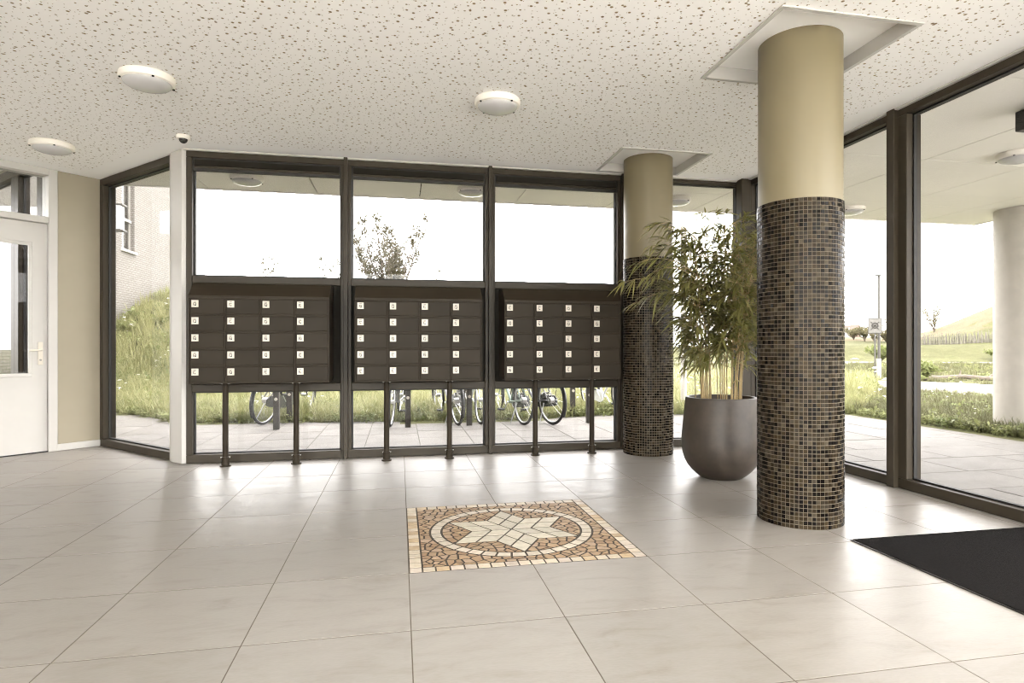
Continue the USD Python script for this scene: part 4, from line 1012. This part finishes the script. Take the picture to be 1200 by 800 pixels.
def weed_mesh(seed, n, h, spread):
    rg = np.random.default_rng(seed); V = []; F = []
    for k in range(n):
        a = rg.uniform(0, 2 * PI); r = spread * math.sqrt(rg.random()); z = h * rg.random(); p = np.array([r * math.cos(a), r * math.sin(a), z]); d = np.array([math.cos(a), math.sin(a), rg.uniform(-.2, .8)]) + rg.normal(0, .4, 3); d /= np.linalg.norm(d)
        L = rg.uniform(.05, .11); sd = np.cross(d, [0, 0, 1.0]) + rg.normal(0, .2, 3); sd /= np.linalg.norm(sd) + 1e-9; w = L * .28; o = len(V)
        V += [p, p + d * L * .5 + sd * w, p + d * L - [0, 0, .02], p + d * L * .5 - sd * w]; F += [(o, o + 1, o + 2), (o, o + 2, o + 3)]
    return np.array(V), np.array(F)
def scatter(name, label, pts, protos, seed, smin, smax):
    """protos: list of (mesh, material, weight)"""
    rg = np.random.default_rng(seed); pi = UsdGeom.PointInstancer.Define(stage, '/World/' + numbered('/World', name)); root = pi.GetPath()
    for k, (m, mt_, w) in enumerate(protos):
        pr = usdkit.mesh(stage, f'{root}/blades' + (f'_{k:03d}' if k else ''), m, LOOK[mt_]); pi.CreatePrototypesRel().AddTarget(pr.GetPath())
    w = np.array([p[2] for p in protos], float); idx = rg.choice(len(protos), len(pts), p=w / w.sum())
    ang = rg.uniform(0, 2 * PI, len(pts)); sc = rg.uniform(smin, smax, len(pts))
    pi.CreateProtoIndicesAttr(Vt.IntArray.FromNumpy(idx.astype(np.int32))); pi.CreatePositionsAttr(Vt.Vec3fArray.FromNumpy(np.asarray(pts, np.float32)))
    pi.CreateOrientationsAttr(Vt.QuathArray([Gf.Quath(float(math.cos(a / 2)), 0, 0, float(math.sin(a / 2))) for a in ang])); pi.CreateScalesAttr(Vt.Vec3fArray.FromNumpy(np.repeat(sc[:, None], 3, 1).astype(np.float32)))
    tag(pi.GetPrim(), label, 'grass', None, 'stuff')
def field_points(region, n, seed, keep=None):
    rg = np.random.default_rng(seed); x0, y0, x1, y1 = region.bounds; out = np.zeros((0, 2))
    while len(out) < n:
        p = rg.uniform((x0, y0), (x1, y1), (n, 2)); ok = shapely.contains_xy(region, p[:, 0], p[:, 1])
        if keep is not None: ok &= keep(p)
        out = np.vstack([out, p[ok]])
    out = out[:n]; return np.c_[out, zg(out[:, 0], out[:, 1])]
off = Point(7.90, 4.20).buffer(.42).union(terrace.buffer(-.02)).union(room).union(hall).union(sbox(-17, 5, -7.35, 21))
G = [tuft_mesh(1, 26, .34, .10), tuft_mesh(2, 22, .26, .11, flop=.9), tuft_mesh(3, 20, .44, .08, .005)]
W = weed_mesh(4, 36, .16, .13)
FL = weed_mesh(5, 8, .45, .16)
P2 = [(G[0], 'field_grass', 5), (G[1], 'field_grass', 4), (G[2], 'field_grass', 2), (W, 'weed_leaf', 1.0), (FL, 'flower_white', .06)]
P1 = [(G[0], 'grass_blade', 5), (G[1], 'grass_blade', 4), (G[2], 'grass_blade', 2), (W, 'weed_leaf', 1.6), (FL, 'flower_white', .10)]
nearb = Polygon([(-7.3, 12.3), (-5, 9.4), (-3.4, 7.7), (-2.9, 7.2), (-1, 6.9), (1.6, 6.7), (3.2, 7.0), (7.2, 6.3), (9, 8), (7, 11), (-1, 10.5), (-6, 13.5), (-7.3, 13.5)]).difference(off)
scatter('grass', 'tall green grass along the back edge of the terrace behind the bicycles', field_points(nearb, 5200, 1), P1, 1, .7, 1.25)
bank = Polygon([(-7.3, 13.5), (-6, 13.5), (-1, 10.5), (7, 11), (9, 8), (14, 14), (4, 24), (-7.3, 24)]).difference(off)
scatter('grass', 'green flowering grass bank rising against the white brick building on the left', field_points(bank, 6500, 2), P1, 2, 1.1, 1.9)
right_ = Polygon([(7.17, -1.6), (12.0, -1.6), (11.95, 8), (11.5, 9.8), (10.4, 10.8), (9, 9), (7.15, 6.3)]).difference(off)
scatter('grass', 'meadow grass between the right hand terrace and the gravel path', field_points(right_, 5200, 3), P2, 3, .45, .85)
mid = Polygon([(15.5, 6), (15.6, 11.4), (15.1, 13.6), (10, 17), (6, 21), (14, 34), (26, 31), (31, 31.4), (35, 29.5), (45, 22), (40, 6)])
scatter('grass', 'meadow grass between the two gravel paths', field_points(mid, 5200, 4), [(G[0], 'field_grass', 3), (G[1], 'field_grass', 3), (W, 'weed_leaf', 1)], 4, .5, 1.1)
edge = [terrace.exterior.interpolate(d) for d in np.arange(0, terrace.exterior.length, .055)]
rg = np.random.default_rng(12); ep = np.array([(p.x + rg.normal(0, .05), p.y + rg.normal(0, .05)) for p in edge if (p.y > 6.2 or p.x > 7) and p.x > -6.5 and p.y > -1.6 and p.y > p.x * -1.0 + 2.9])
scatter('grass', 'low weeds creeping over the edge of the terrace paving', np.c_[ep, np.full(len(ep), -.02)], [(W, 'weed_leaf', 3), (G[1], 'grass_blade', 2)], 5, .45, .9)
